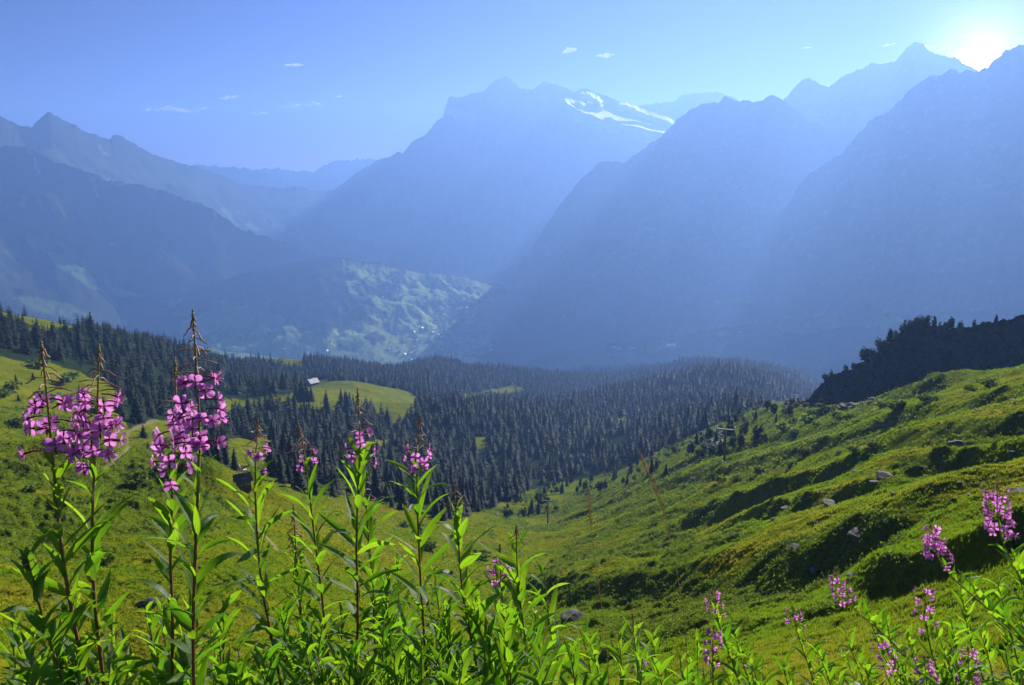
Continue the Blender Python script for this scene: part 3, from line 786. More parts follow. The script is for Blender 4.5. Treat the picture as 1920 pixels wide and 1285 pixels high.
# the wooded ridge and low hill further off wear the same trees as one mass
parts = []
for nm, cnt, y0, y1, hh in (('wooded_ridge', 2600, 680, 725, 17), ('valley_hill', 1800, 590, 700, 18)):
    me = bpy.data.objects[nm].data
    co = np.empty(len(me.vertices) * 3, np.float32); me.vertices.foreach_get('co', co); co = co.reshape(-1, 3)
    md = np.empty(len(me.vertices), np.float32); me.attributes['meadow'].data.foreach_get('value', md)
    px, py = proj(co[:, 0], co[:, 1], co[:, 2])
    ok = np.nonzero((px > 880) & (px < 1960) & (md < .3) & (py < y1))[0]
    for i in rng.choice(ok, cnt):
        v, f = SPL[i % 4]; h = hh * rng.uniform(.7, 1.2); w = h * rng.uniform(1, 1.6)
        p = co[i] + np.array([rng.normal(0, 5), rng.normal(0, 5), -1])
        parts.append((np.stack([p[0] + w * v[:, 0], p[1] + w * v[:, 1], p[2] + h * v[:, 2]], 1), f))
v, f = merge(parts)
tag(obj('distant_forest', mesh_from('distant_forest', v, f, smooth=False), M_SPRUCE), 'hazy blue conifer wood on the low ridges across the valley', 'forest', kind='stuff')

# single trees in clearings and on the left pasture: (column, foot row, height m, label)
for px, py, h, lb in [(612, 768, 19, 'lone tall spruce standing in the bright clearing below the chalet'), (566, 748, 21, None), (575, 750, 18, None), (556, 750, 17, None), (584, 752, 15, None), (640, 765, 20, None), (648, 762, 17, None), (656, 768, 18, None),
                      (270, 822, 7, 'small dark spruce beside the bend of the pasture track'), (278, 842, 3.5, None), (232, 762, 9, None), (35, 752, 4, None), (8, 575, 9, None), (17, 576, 8, None), (27, 582, 6, None), (76, 590, 7, 'lone bushy pine on the bare crest of the left hill'), (105, 604, 9, None), (113, 607, 7, None), (62, 712, 5, None), (30, 715, 5, None), (150, 742, 7, None), (158, 745, 6, None),
                      (925, 950, 7.5, 'rounded dark spruce at the brink of the meadow'), (990, 920, 7, None), (1030, 915, 5, None), (830, 975, 9, None), (842, 972, 7, None), (818, 970, 8, None), (1480, 850, 0, None)]:
    if not h: continue
    p = hit(px, py)
    if p is None: continue
    k = random.randrange(4)
    gp = None
    if lb is None:
        lb, gp = ('dark spruce in the small stand by the chalet clearing', 'spruces in the chalet clearing') if 540 < px < 670 else (('dark spruce scattered over the left pasture', 'spruces on the left pasture') if px < 300 else ('dark spruce at the edge of the valley meadow', 'spruces at the valley meadow edge'))
    tree('spruce_tree', lb, 'tree', gp, (p.x, p.y, p.z - .2), h, SP_ME[k], TRK, random.uniform(0, 6), 0, random.uniform(1.1, 1.6))

# pines on the crag: along its crest and over its face
cq = resample(CRAG, 420, 4.0, 131)
cd = np.stack(ray(cq[:, 0], cq[:, 1]), 1) * cq[:, 2:3]
def crest_at(px): i = int(np.argmin(np.abs(cq[:, 0] - px))); return cd[i]
for px, h, lb in [(1622, 10.5, 'broad dark pine jutting from the left shoulder of the crag'), (1632, 7, None), (1651, 8.5, None), (1660, 6, None), (1670, 9, None), (1678, 7.5, None), (1696, 6, None), (1704, 8, None), (1718, 8, None), (1730, 7.5, None), (1742, 8.5, None), (1752, 6, None), (1785, 8, 'pine standing alone on the flat top of the crag'), (1800, 5, None), (1770, 5, None), (1826, 5.5, None), (1845, 4, None), (1600, 6, None), (1585, 5, None), (1560, 6, None), (1548, 6, None), (1640, 5, None), (1868, 4.5, None)]:
    p = crest_at(px)
    tree('pine_tree', lb or 'dark pine along the skyline of the crag', 'tree', None if lb else 'pines along the crag skyline', (p[0], p[1], p[2] - 1.4), h * .82, PN_ME[random.randrange(3)], PTK, random.uniform(0, 6), 0, random.uniform(.9, 1.3))
me = crag.data
co = np.empty(len(me.vertices) * 3, np.float32); me.vertices.foreach_get('co', co); co = co.reshape(-1, 3)
px, py = proj(co[:, 0], co[:, 1], co[:, 2])
ok = np.nonzero((px > 1500) & (px < 1960) & (py < 790) & (py > 590))[0]
for i in rng.choice(ok, 110):
    p = co[i]
    tree('pine_tree', 'dark dwarf pine clinging to the shaded face of the crag', 'tree', 'dwarf pines on the crag face', (p[0], p[1], p[2] - .8), rng.uniform(2, 5), PN_ME[i % 3], PTK, rng.uniform(0, 6), 0, rng.uniform(1.1, 1.8))

# shrubs and small alders on the middle slope and pasture
def scatter_px(n, poly):
    xs = [p[0] for p in poly]; ys = [p[1] for p in poly]; out = []
    while len(out) < n:
        x, y = random.uniform(min(xs), max(xs)), random.uniform(min(ys), max(ys))
        if inpoly(np.array([x]), np.array([y]), poly)[0]: out.append((x, y))
    return out
SLOPE = [(930, 965), (1000, 900), (1150, 868), (1300, 800), (1420, 735), (1530, 715), (1545, 770), (1430, 830), (1330, 870), (1200, 900), (1080, 940), (980, 985)]
SLOPE2 = [(930, 950), (1000, 905), (1150, 862), (1260, 822), (1340, 780), (1420, 740), (1520, 715), (1530, 735), (1430, 775), (1340, 825), (1250, 858), (1120, 905), (1000, 945)]
for k, (px, py) in enumerate(scatter_px(210, SLOPE) + scatter_px(110, SLOPE2)):
    p = hit(px, py)
    if p is None or p.length > 900: continue
    q = random.random()
    if q < .50: tree('alder_bush', 'grey green alder bush on the rough slope beside the wood', 'bush', 'alder bushes on the middle slope', (p.x, p.y, p.z - .2), random.uniform(2, 4.2), AL_ME[k % 3], STK, random.uniform(0, 6), 0, random.uniform(.8, 1.2))
    elif q < .82: tree('pine_tree', 'dark round pine scattered over the middle slope', 'tree', 'pines on the middle slope', (p.x, p.y, p.z - .2), random.uniform(3, 7), PN_ME[k % 3], PTK, random.uniform(0, 6), 0, random.uniform(.9, 1.3))
    else: tree('spruce_tree', 'dark spruce scattered over the middle slope', 'tree', 'spruces on the middle slope', (p.x, p.y, p.z - .2), random.uniform(4, 9), SP_ME[k % 4], TRK, random.uniform(0, 6), 0, random.uniform(1, 1.4))
for k, (px, py) in enumerate([(1572, 790), (1587, 788), (1596, 786), (1655, 765), (1675, 770), (1690, 764), (1530, 800), (1515, 795), (1490, 815), (1470, 810), (1600, 850), (1640, 838), (1460, 870), (1480, 880), (1510, 850), (1740, 752), (1820, 735), (1850, 728), (1350, 905), (1380, 900), (1420, 890)]):
    p = hit(px, py)
    if p is None: continue
    h = .011 * p.length + .6
    tree('shrub', 'low dark shrub growing on the open right hand pasture', 'shrub', 'shrubs on the right pasture', (p.x, p.y, p.z - .2), h * random.uniform(.8, 1.4), BV_ME[k % 4], STK, random.uniform(0, 6), 0, random.uniform(1, 1.4))
for k, (px, py) in enumerate([(10, 745), (25, 735), (90, 760), (70, 690), (120, 720), (135, 715), (200, 1060), (120, 950), (60, 925), (260, 905), (300, 880), (330, 860), (345, 880), (310, 840), (40, 800), (180, 760), (190, 775), (760, 990), (790, 1000), (690, 985), (805, 1030), (850, 1015), (900, 1050)]):
    p = hit(px, py)
    if p is None: continue
    h = .012 * p.length + .6
    tree('shrub', 'low dark shrub on the grassy slope behind the left flowers', 'shrub', 'shrubs on the left and middle meadow', (p.x, p.y, p.z - .2), h * random.uniform(.8, 1.3), BV_ME[k % 4], STK, random.uniform(0, 6), 0, random.uniform(1, 1.5))

# ------------------------------------------------------------------ grass and ground cover
M_GRASS = (lambda m: m.done(m.mixsh(.6, m.bsdf(m.mix(m.attr('dry'), (0.07, 0.12, 0.006), (0.16, 0.14, 0.015)), .7, .1), m.translucent(m.mix(m.attr('dry'), (0.14, 0.25, 0.008), (0.28, 0.25, 0.02))))))(Mat('grass_blades'))
def grass():
    n = 420000
    lr = rng.uniform(math.log(9), math.log(420), n); az = rng.uniform(-.62, .62, n); R = np.exp(lr)
    x, y = R * np.sin(az), R * np.cos(az)
    z, sh, pa, px, py = ground_eval(x, y)
    ok = (sh < .35) & (pa < .3) & (fbm(x / 5, y / 5, 3, 777) > .30)
    x, y, z, R = x[ok], y[ok], z[ok], R[ok]
    n = len(x); B = 5
    hh = (np.minimum(.12 + R * .0010, .34)) * rng.uniform(.5, 1.3, n); ww = np.maximum(.012, R * .0006)
    V = np.empty((n, B, 3, 3)); 
    for b in range(B):
        th = rng.uniform(0, 6.28, n); off = rng.normal(0, 1, (n, 2)) * hh[:, None] * .35
        le = rng.uniform(.1, .55, n) * hh
        bx, by = x + off[:, 0], y + off[:, 1]
        t2 = rng.uniform(0, 6.28, n)
        V[:, b, 0] = np.stack([bx + ww * np.cos(th), by + ww * np.sin(th), z - .06], 1)
        V[:, b, 1] = np.stack([bx - ww * np.cos(th), by - ww * np.sin(th), z - .06], 1)
        V[:, b, 2] = np.stack([bx + le * np.cos(t2), by + le * np.sin(t2), z + hh * rng.uniform(.6, 1.1, n)], 1)
    dry = np.repeat(np.clip(fbm(x / 14, y / 14, 4, 801) * 2.4 - .98 + rng.normal(0, .18, n), 0, 1), B * 3)
    me = mesh_from('grass', V.reshape(-1, 3), np.arange(n * B * 3).reshape(-1, 3), smooth=False, attrs={'dry': dry})
    tag(obj('grass', me, M_GRASS), 'short yellow green pasture grass', 'grass', kind='stuff')
grass()
def undergrowth():
    n = 150000
    lr = rng.uniform(math.log(30), math.log(520), n); az = rng.uniform(-.62, .62, n); R = np.exp(lr)
    x, y = R * np.sin(az), R * np.cos(az)
    z, sh, pa, px, py = ground_eval(x, y)
    ok = (sh > .45)
    x, y, z, R = x[ok], y[ok], z[ok], R[ok]; n = len(x); B = 4
    s = np.maximum(.16, R * .0017) * rng.uniform(.6, 1.3, n)
    V = np.empty((n, B, 4, 3))
    for b in range(B):
        a = rng.normal(size=(n, 3)); a[:, 2] = np.abs(a[:, 2]); a /= np.linalg.norm(a, axis=1)[:, None]
        c = np.cross(a, rng.normal(size=(n, 3))); c /= np.linalg.norm(c, axis=1)[:, None]
        p = np.stack([x, y, z], 1) + rng.normal(0, 1, (n, 3)) * s[:, None] * [.8, .8, .3] + [0, 0, .05]
        for q, (i, j) in enumerate(((-.2, 0), (.5, .38), (1, 0), (.5, -.38))):
            V[:, b, q] = p + a * (i * s)[:, None] + c * (j * s)[:, None]
    me = mesh_from('undergrowth', V.reshape(-1, 3), np.arange(n * B * 4).reshape(-1, 4), smooth=False)
    tag(obj('undergrowth', me, M_BUSH), 'low dark green heath shrubs covering the banks', 'ground cover', kind='stuff')
undergrowth()

# ------------------------------------------------------------------ rocks
M_STONE = (lambda m: m.done(m.bsdf(m.mix(m.rng(m.noise(1.6, 5), .35, .65), (0.055, 0.054, 0.052), m.mix(m.rng(m.noise(5, 3), .5, .7), (0.14, 0.135, 0.125), (0.24, 0.23, 0.20))), .9, .2, m.bump(m.noise(4, 5), .8, .08))))(Mat('grey_stone'))
def rock_mesh(seed):
    import bmesh
    bm = bmesh.new(); bmesh.ops.create_icosphere(bm, subdivisions=3, radius=1)
    r = np.random.default_rng(seed)
    planes = [(Vector(r.normal(size=3)).normalized(), r.uniform(.45, .85)) for _ in range(11)]
    for v in bm.verts:
        for nrm, d in planes:
            q = v.co.dot(nrm) - d
            if q > 0: v.co -= nrm * q
        k = float(noise(np.array([v.co.x * 3 + seed]), np.array([v.co.y * 3 + v.co.z * 2]), seed)[0])
        v.co *= .93 + .14 * k
    me = bpy.data.meshes.new('boulder'); bm.to_mesh(me); bm.free(); me.materials.append(M_STONE)
    return me
RK = [rock_mesh(900 + k) for k in range(6)]
ROCKS = [  # column, row, width px, flatness, label
    (1604, 1003, 46, .45, 'large grey leaning boulder on the dark bank of the right slope'), (1793, 838, 30, .5, 'dark boulder alone on the upper right pasture'), (1567, 947, 42, .16, 'long flat pale slab lying on the sunlit right slope'),
    (1477, 953, 32, .22, 'flat slab beside the long pale one on the right slope'), (280, 1134, 36, .55, 'round dark boulder on the near meadow behind the left flowers'), (1490, 1027, 26, .4, 'grey boulder half sunk in the shrubs of the bank'), (1530, 1072, 24, .5, 'pale boulder at the foot of the dark bank'),
    (1075, 1163, 52, .35, 'broad grey slab below the shrubby knoll'), (1596, 1082, 28, .4, 'pale stone among the ledges below the leaning boulder'), (1905, 920, 34, .25, 'flat grey slab near the tall flower on the far right'), (1655, 893, 34, .25, 'dark flat slab high on the right pasture'), (1640, 905, 20, .35, 'small dark slab just under the higher one'), (855, 985, 24, .3, 'pale rock beside the valley brook'), (1300, 900, 14, .5, 'small grey rock near the lift pylon on the slope'),
]
SMALL = [(1425, 928), (1397, 925), (1700, 943), (1778, 942), (1785, 936), (1727, 945), (1625, 935), (1760, 890), (1735, 878), (1710, 880), (1650, 880), (1800, 905), (1838, 900), (1868, 865), (1900, 850), (1880, 870), (1845, 880), (1820, 930), (1870, 940), (1895, 935), (1840, 915), (1690, 905), (1555, 765), (1580, 762), (1700, 780), (1720, 783), (1735, 786), (1760, 795), (1830, 775), (1660, 800), (1690, 800), (1540, 920), (1605, 885), (1640, 870), (1530, 980), (1660, 1045), (1690, 1065), (1640, 1065), (1485, 1075), (1555, 905), (1550, 945), (1500, 958), (1675, 925), (1715, 1010), (1610, 820), (1880, 750), (1900, 752), (1905, 755), (1500, 985), (1450, 975), (1375, 1005), (1400, 1000), (1405, 855), (1660, 945), (930, 965), (640, 1045), (400, 1097), (700, 1080)]
for k, (px, py, w, fl, lb) in enumerate(ROCKS):
    p = hit(px, py)
    if p is None: continue
    s = w / FPX * p.length * .55
    tag(obj('boulder', RK[k % 6], loc=(p.x, p.y, p.z + s * fl * .25), rot=(random.uniform(-.15, .15), random.uniform(-.15, .15), random.uniform(0, 6)), scale=(s, s * .8, s * fl)), lb, 'boulder')
for k, (px, py) in enumerate(SMALL):
    p = hit(px, py)
    if p is None: continue
    s = random.uniform(6, 15) / FPX * p.length * .5
    tag(obj('stone', RK[k % 6], loc=(p.x, p.y, p.z + s * .12), rot=(random.uniform(-.2, .2), random.uniform(-.2, .2), random.uniform(0, 6)), scale=(s, s * random.uniform(.6, .9), s * random.uniform(.25, .5))),
        'small pale stone scattered over the grazed slopes', 'stone', 'stones scattered over the slopes')
# scree fans: countless blocks
parts = []
ico = RK[0]; rv = np.array([v.co[:] for v in RK[1].vertices]); 
bx = np.array([(x, y, z) for x in (-1, 1) for y in (-1, 1) for z in (-1, 1)], float); bf = np.array([(0, 1, 3, 2), (4, 6, 7, 5), (0, 4, 5, 1), (2, 3, 7, 6), (0, 2, 6, 4), (1, 5, 7, 3)])
for poly, cnt in (([(1480, 745), (1540, 722), (1545, 740), (1500, 765), (1470, 768)], 260), ([(1322, 812), (1368, 805), (1362, 830), (1330, 845), (1318, 835)], 170), ([(1560, 758), (1640, 745), (1650, 755), (1570, 772)], 60), ([(1300, 828), (1320, 824), (1318, 832), (1302, 836)], 30), ([(60, 735), (140, 745), (150, 757), (90, 752)], 40), ([(10, 730), (30, 735), (28, 742), (10, 740)], 12)):
    for px, py in scatter_px(cnt, poly):
        p = hit(px, py)
        if p is None: continue
        s = p.length * random.uniform(.0008, .003)
        v = (bx * rng.uniform(.5, 1.2, (8, 3))) * s * np.array([1.2, 1, .45]); a = random.uniform(0, 6.28); c, sn = math.cos(a), math.sin(a)
        v = np.stack([v[:, 0] * c - v[:, 1] * sn, v[:, 0] * sn + v[:, 1] * c, v[:, 2] + v[:, 0] * .3], 1)
        parts.append((v + np.array([p.x, p.y, p.z + s * .3]), bf))
v, f = merge(parts)
tag(obj('scree', mesh_from('scree', v, f, smooth=False), M_STONE), 'grey scree blocks spilling down the slope', 'scree', kind='stuff')

# ------------------------------------------------------------------ lift pylons, chalet, hut, houses
M_STEEL = simple_mat('galvanised_steel', (0.10, 0.11, 0.12), .55, .4, .2, 2)
M_CONC = simple_mat('concrete', (0.36, 0.35, 0.33), .9, .2)
def tube(pts, rads, n=8, cap=True):
    pts = np.array(pts, float); k = len(pts)
    tg = np.gradient(pts, axis=0); tg /= np.linalg.norm(tg, axis=1)[:, None] + 1e-12
    ref = np.array([0, 0, 1.]) if abs(tg[0][2]) < .9 else np.array([1., 0, 0])
    V = []
    for i in range(k):
        a = np.cross(tg[i], ref); a /= np.linalg.norm(a) + 1e-12; b = np.cross(tg[i], a)
        t = np.arange(n) * 2 * math.pi / n
        V.append(pts[i] + rads[i] * (np.cos(t)[:, None] * a + np.sin(t)[:, None] * b))
    F = grid_faces(k, n, True)
    V = np.concatenate(V)
    if cap:
        V = np.concatenate([V, pts[:1], pts[-1:]]); c0, c1 = k * n, k * n + 1
        F = np.concatenate([F, [(c0, (i + 1) % n, i, i) for i in range(0)] + [(c0, c0, 0, 0)][:0] if False else F[:0]])
        tri = np.array([(c0, (i + 1) % n, i) for i in range(n)] + [(c1, (k - 1) * n + i, (k - 1) * n + (i + 1) % n) for i in range(n)])
        return V, F, tri
    return V, F, np.zeros((0, 3), int)
def tubes_mesh(name, lst, n=8):
    V, Q, T, c = [], [], [], 0
    for pts, rads in lst:
        v, q, t = tube(pts, rads, n); V.append(v); Q.append(q + c); T.append(t + c); c += len(v)
    return mesh_from(name, np.concatenate(V), [np.concatenate(Q), np.concatenate(T)])
def boxes_mesh(name, lst):
    parts = []
    for cx, cy, cz, sx, sy, sz in lst: parts.append((bx * np.array([sx, sy, sz]) / 2 + np.array([cx, cy, cz]), bf))
    return mesh_from(name, *merge(parts), smooth=False)
def pylon(px, py, hpx, rz, label):
    p = hit(px, py)
    h = hpx / FPX * p.length * 1.05; k = h / 12
    o = bpy.data.objects.new('lift_pylon', None); o.location = (p.x, p.y, p.z - .2); o.rotation_euler = (0, 0, rz); COL.objects.link(o); tag(o, label, 'lift pylon', 'pylons of the chair lift')
    obj('mast', tubes_mesh('mast', [([(0, 0, 0), (0, 0, h * .5), (0, 0, h)], [.42 * k, .36 * k, .28 * k])], 12), M_STEEL, o)
    obj('crossarm', boxes_mesh('crossarm', [(0, 0, h, 6.4 * k, .4 * k, .45 * k)]), M_STEEL, o)
    for s in (-1, 1):
        obj('sheave_train', tubes_mesh('sheave_train', [([(s * 3 * k, y, h + .55 * k - .1 * abs(y)), (s * 3 * k + .18 * k, y, h + .55 * k - .1 * abs(y))], [.26 * k] * 2) for y in np.linspace(-2.2, 2.2, 8) * k] + [([(s * 3 * k, -2.4 * k, h + .3 * k), (s * 3 * k, 2.4 * k, h + .3 * k)], [.09 * k] * 2)]), M_STEEL, o)
        obj('lifting_frame', tubes_mesh('lifting_frame', [([(s * 2.6 * k, 0, h + .2 * k), (s * 2.2 * k, 0, h + 1.7 * k), (s * .3 * k, 0, h + 1.7 * k)], [.07 * k] * 3)]), M_STEEL, o)
    obj('ladder', tubes_mesh('ladder', [([(s * .2 * k, -.5 * k, .5 * k), (s * .2 * k, -.4 * k, h)], [.035 * k] * 2) for s in (-1, 1)] + [([(-.2 * k, -.46 * k, z), (.2 * k, -.46 * k, z)], [.025 * k] * 2) for z in np.arange(.8, h, .6)], 5), M_STEEL, o)
    obj('footing', boxes_mesh('footing', [(0, 0, 0, 1.6 * k, 1.6 * k, .9 * k)]), M_CONC, o)
pylon(1027, 983, 43, -.25, 'slim grey lift pylon at the edge of the valley meadow')
pylon(1358, 866, 58, -.25, 'taller dark lift pylon higher up the right slope by the scree')

M_PALEROOF = simple_mat('pale_metal_roof', (0.72, 0.72, 0.72), .45, .4, .08)
M_WOOD = simple_mat('weathered_wood', (0.10, 0.065, 0.04), .9, .1, .35, 2)
M_WHITE = simple_mat('white_plaster', (0.75, 0.73, 0.70), .9, .1, .06)
M_BROWNROOF = simple_mat('brown_roof', (0.16, 0.11, 0.09), .9, .1, .3)
M_DARKROOF = simple_mat('slate_blue_roof', (0.05, 0.06, 0.09), .6, .3, .2)
M_GLASS = simple_mat('dark_window_glass', (0.02, 0.025, 0.03), .15, .5, .1)
def gable(w, d, h, rh, over=.5):
    """roof slabs with thickness over a w x d plan, ridge along x"""
    V, F = [], []
    for s in (-1, 1):
        c = len(V); e = d / 2 + over
        for zz in (0, .18):
            V += [(-w / 2 - over, 0, h + rh + zz), (w / 2 + over, 0, h + rh + zz), (w / 2 + over, s * e, h + rh - rh * e / (d / 2) + zz), (-w / 2 - over, s * e, h + rh - rh * e / (d / 2) + zz)]
        F += [(c, c + 1, c + 2, c + 3), (c + 4, c + 5, c + 6, c + 7), (c, c + 1, c + 5, c + 4), (c + 2, c + 3, c + 7, c + 6), (c + 1, c + 2, c + 6, c + 5), (c + 3, c, c + 4, c + 7)]
    return np.array(V, float), np.array(F)
def house_walls(w, d, h, rh):
    V = [(-w / 2, -d / 2, -1.5), (w / 2, -d / 2, -1.5), (w / 2, d / 2, -1.5), (-w / 2, d / 2, -1.5), (-w / 2, -d / 2, h), (w / 2, -d / 2, h), (w / 2, d / 2, h), (-w / 2, d / 2, h), (-w / 2, 0, h + rh - .02), (w / 2, 0, h + rh - .02)]
    return np.array(V, float), [np.array([(0, 1, 5, 4), (2, 3, 7, 6)]), np.array([(1, 2, 6, 9, 5), (3, 0, 4, 8, 7)])]
def chalet(p, w, d, h, rh, rz, roofm, wallm, label, name='chalet', cat='chalet'):
    o = bpy.data.objects.new(name, None); o.location = p; o.rotation_euler = (0, 0, rz); COL.objects.link(o); tag(o, label, cat)
    wv, wf = house_walls(w, d, h, rh)
    obj('wall', mesh_from('wall', wv, wf, smooth=False), wallm, o)
    rf = obj('roof', mesh_from('roof', *gable(w, d, h, rh), smooth=False), roofm, o)
    obj('chimney', boxes_mesh('chimney', [(w * .2, d * .12, h + rh + .1, .8, .8, 1.6)]), M_WHITE, rf)
    obj('door', boxes_mesh('door', [(0, -d / 2 - .03, 1.0, 1.1, .1, 2.1)]), M_BROWNROOF, o)
    for x in (-w * .3, w * .3):
        f = obj('window', boxes_mesh('window', [(x, -d / 2 - .03, h * .6, 1.2, .1, 1.1)]), M_WHITE, o)
        obj('pane', boxes_mesh('pane', [(x, -d / 2 - .09, h * .6, .95, .04, .85)]), M_GLASS, f)
    return o
p = hit(586, 722)
chalet((p.x, p.y, p.z), 15, 12, 4, 5.0, .9, M_PALEROOF, M_WOOD, 'wooden chalet with a white gable roof at the top of the bright clearing')
p = hit(456, 909)
chalet((p.x, p.y, p.z), 3.2, 2.8, 1.6, 1.1, .5, M_DARKROOF, M_WOOD, 'small dark hut with a slate blue roof at the forest edge', 'hut', 'hut')
p = hit(468, 824)
if p: chalet((p.x, p.y, p.z), 8, 5, 2.2, 1.6, .1, M_BROWNROOF, M_WOOD, 'long brown barn in the small clearing behind the flowers', 'barn', 'barn')
for px, py, w, lb in [(1258, 651, 46, 'large white farm building on the low hill across the valley'), (1186, 655, 24, 'white house left of the large farm building'), (1160, 656, 22, 'white house at the end of the row on the low hill'), (1150, 653, 18, 'small house in the trees at the end of the hill row'), (1236, 656, 16, 'small house just left of the large farm building')]:
    p = hit(px, py, ('ground', 'valley_hill'))
    if p is None: continue
    chalet((p.x, p.y, p.z), w, w * .55, w * .16 + 2, w * .13 + 1, .2, M_PALEROOF, M_WHITE, lb, 'house', 'house')
# village: one small house copied
def village_house(roofm):
    wv, wf = house_walls(13, 10, 6, 3.5)
    rv_, rf_ = gable(13, 10, 6, 3.5, .9)
    me = mesh_from('house', np.concatenate([wv, rv_]), [wf[0], wf[1], rf_ + len(wv)], smooth=False, mat_idx=[0] * 4 + [1] * len(rf_))
    me.materials.append(M_WHITE); me.materials.append(roofm); return me
VH = [village_house(M_BROWNROOF), village_house(M_PALEROOF), village_house(M_DARKROOF)]
spots = scatter_px(75, [(760, 600), (860, 590), (930, 625), (930, 670), (860, 690), (760, 680), (720, 640)]) + scatter_px(45, [(480, 640), (640, 620), (760, 560), (880, 560), (900, 600), (760, 690), (560, 675)]) + scatter_px(40, [(680, 505), (800, 520), (930, 545), (900, 600), (700, 560)])
for k, (px, py) in enumerate(spots):
    p = hit(px, py, ('ground', 'left_spur', 'left_mountain', 'valley_slope'))
    if p is None or p.length < 3000: continue
    s = random.uniform(.8, 1.5)
    tag(obj('house', VH[(0, 0, 1, 2)[k % 4]], loc=p, rot=(0, 0, random.uniform(0, 3)), scale=s), 'tiny pale house in the hazy village on the valley floor', 'house', 'houses of the valley village')

# ------------------------------------------------------------------ clouds far beyond the haze
M_CLOUD = (lambda m: m.done(m.mixsh(m.math('MULTIPLY', m.rng(m.n('LayerWeight').outputs['Facing'], .10, .85, .9, 0), m.rng(m.noise(.006, 5, .6), .42, .68)), m.n('BsdfTransparent').outputs[0], m.mixsh(.5, m.bsdf((.85, .85, .85), 1, 0), m.translucent((.85, .85, .85))))))(Mat('cloud_vapour'))
def cloud(px, py, w, h, label, seed):
    import bmesh
    r = random.Random(seed); Rd = 17500
    c = at(px, py, Rd); k = Rd * 1.05 / FPX
    bm = bmesh.new()
    for i in range(9):
        m = Matrix.Translation((r.uniform(-.42, .42) * w * k, r.uniform(-.3, .3) * w * k, r.uniform(-.25, .25) * h * k)) @ Matrix.Diagonal((w * k * r.uniform(.12, .26), w * k * r.uniform(.12, .25), h * k * r.uniform(.18, .34), 1))
        bmesh.ops.create_icosphere(bm, subdivisions=3, radius=1, matrix=m)
    for v in bm.verts:
        q = float(noise(np.array([v.co.x / (h * k * .5) + seed]), np.array([v.co.z / (h * k * .4) + v.co.y / 400]), seed)[0])
        v.co.z += (q - .5) * h * k * .35; v.co.x += (q - .5) * h * k * .5
    me = bpy.data.meshes.new('cloud'); bm.to_mesh(me); bm.free()
    for p_ in me.polygons: p_.use_smooth = True
    o = obj('cloud', me, M_CLOUD, loc=c); tag(o, label, 'cloud')
for k, (px, py, w, h, lb) in enumerate([(313, 207, 84, 9, 'longest thin white cloud streak, over the left saddle'), (428, 184, 27, 7, 'small compact white cloud left of the thin streaks'), (572, 197, 62, 8, 'bright flat cloud streak left of the snowy peak'), (540, 202, 34, 4, 'faint thin cloud under the bright streak'), (550, 122, 28, 7, 'small cloud puff highest in the left sky'), (492, 213, 44, 4, 'faint lowest cloud wisp in the left sky'), (636, 181, 18, 4, 'tiny cloud speck nearest the peak'), (384, 204, 22, 4, 'faint short cloud wisp right of the longest streak'), (1067, 95, 22, 11, 'small white cloud puff above the snowfields'), (1130, 105, 32, 8, 'ragged little cloud right of the puff above the snowfields'), (1667, 84, 22, 5, 'small cloud left of the horned peak'), (1510, 90, 24, 4, 'faint cloud wisp in the right hand sky'), (1762, 90, 66, 18, 'bright cloud bank between horned peak and sun')]):
    cloud(px, py, w, h, lb, 50 + k)

# ------------------------------------------------------------------ foreground: rosebay fireweed and dry grass
def leaf_mat():
    m = Mat('fireweed_leaf')
    uv = m.n('UVMap').outputs[0]; sx = m.n('SeparateXYZ'); m.l(uv, sx.inputs[0])
    u = m.math('ABSOLUTE', m.math('SUBTRACT', sx.outputs[0], .5))
    rib = m.rng(u, .015, .05, 1, 0)
    vein = m.n('TexWave', wave_type='BANDS', bands_direction='Y'); vein.inputs['Scale'].default_value = 7; vein.inputs['Distortion'].default_value = 1.2
    mp = m.n('Mapping'); mp.inputs['Scale'].default_value = (1, 1, 1); m.l(uv, mp.inputs[0])
    sk = m.n('CombineXYZ'); m.l(u, sk.inputs[0]); m.l(m.math('ADD', sx.outputs[1], m.math('MULTIPLY', u, -.45)), sk.inputs[1]); m.l(sk.outputs[0], vein.inputs['Vector'])
    t = m.attr('tint')
    base = m.mix(t, (0.028, 0.095, 0.012), (0.075, 0.15, 0.014))
    base = m.mix(m.rng(m.noise(35, 4), .4, .7, 0, .35), base, (0.02, 0.06, 0.012))
    base = m.mix(m.math('MULTIPLY', rib, .7), base, (0.22, 0.30, 0.10))
    back = m.n('NewGeometry').outputs['Backfacing']
    base = m.mix(m.math('MULTIPLY', back, .6), base, (0.13, 0.19, 0.10))
    br = m.math('MULTIPLY', m.rng(m.noise(22, 5, .65), .60, .68), .65)
    base = m.mix(br, base, (0.17, 0.11, 0.03))
    tr = m.mix(t, (0.095, 0.37, 0.006), (0.33, 0.60, 0.012))
    tr = m.mix(m.rng(vein.outputs['Fac'], .3, .75, 0, .3), tr, (0.30, 0.50, 0.03))
    tr = m.mix(m.math('MULTIPLY', rib, .6), tr, (0.10, 0.16, 0.02))
    tr = m.mix(br, tr, (0.26, 0.19, 0.03))
    nb = m.bump(vein.outputs['Fac'], .35, .002)
    return m.done(m.mixsh(.52, m.bsdf(base, .45, .3, nb), m.translucent(tr, nb)))
def stem_mat():
    m = Mat('fireweed_stem'); f = m.attr('tint')
    c = m.mix(f, (0.26, 0.30, 0.05), (0.34, 0.10, 0.055))
    c = m.mix(m.rng(m.noise(60, 3), .4, .7, 0, .4), c, (0.10, 0.05, 0.025))
    return m.done(m.bsdf(c, .5, .4))
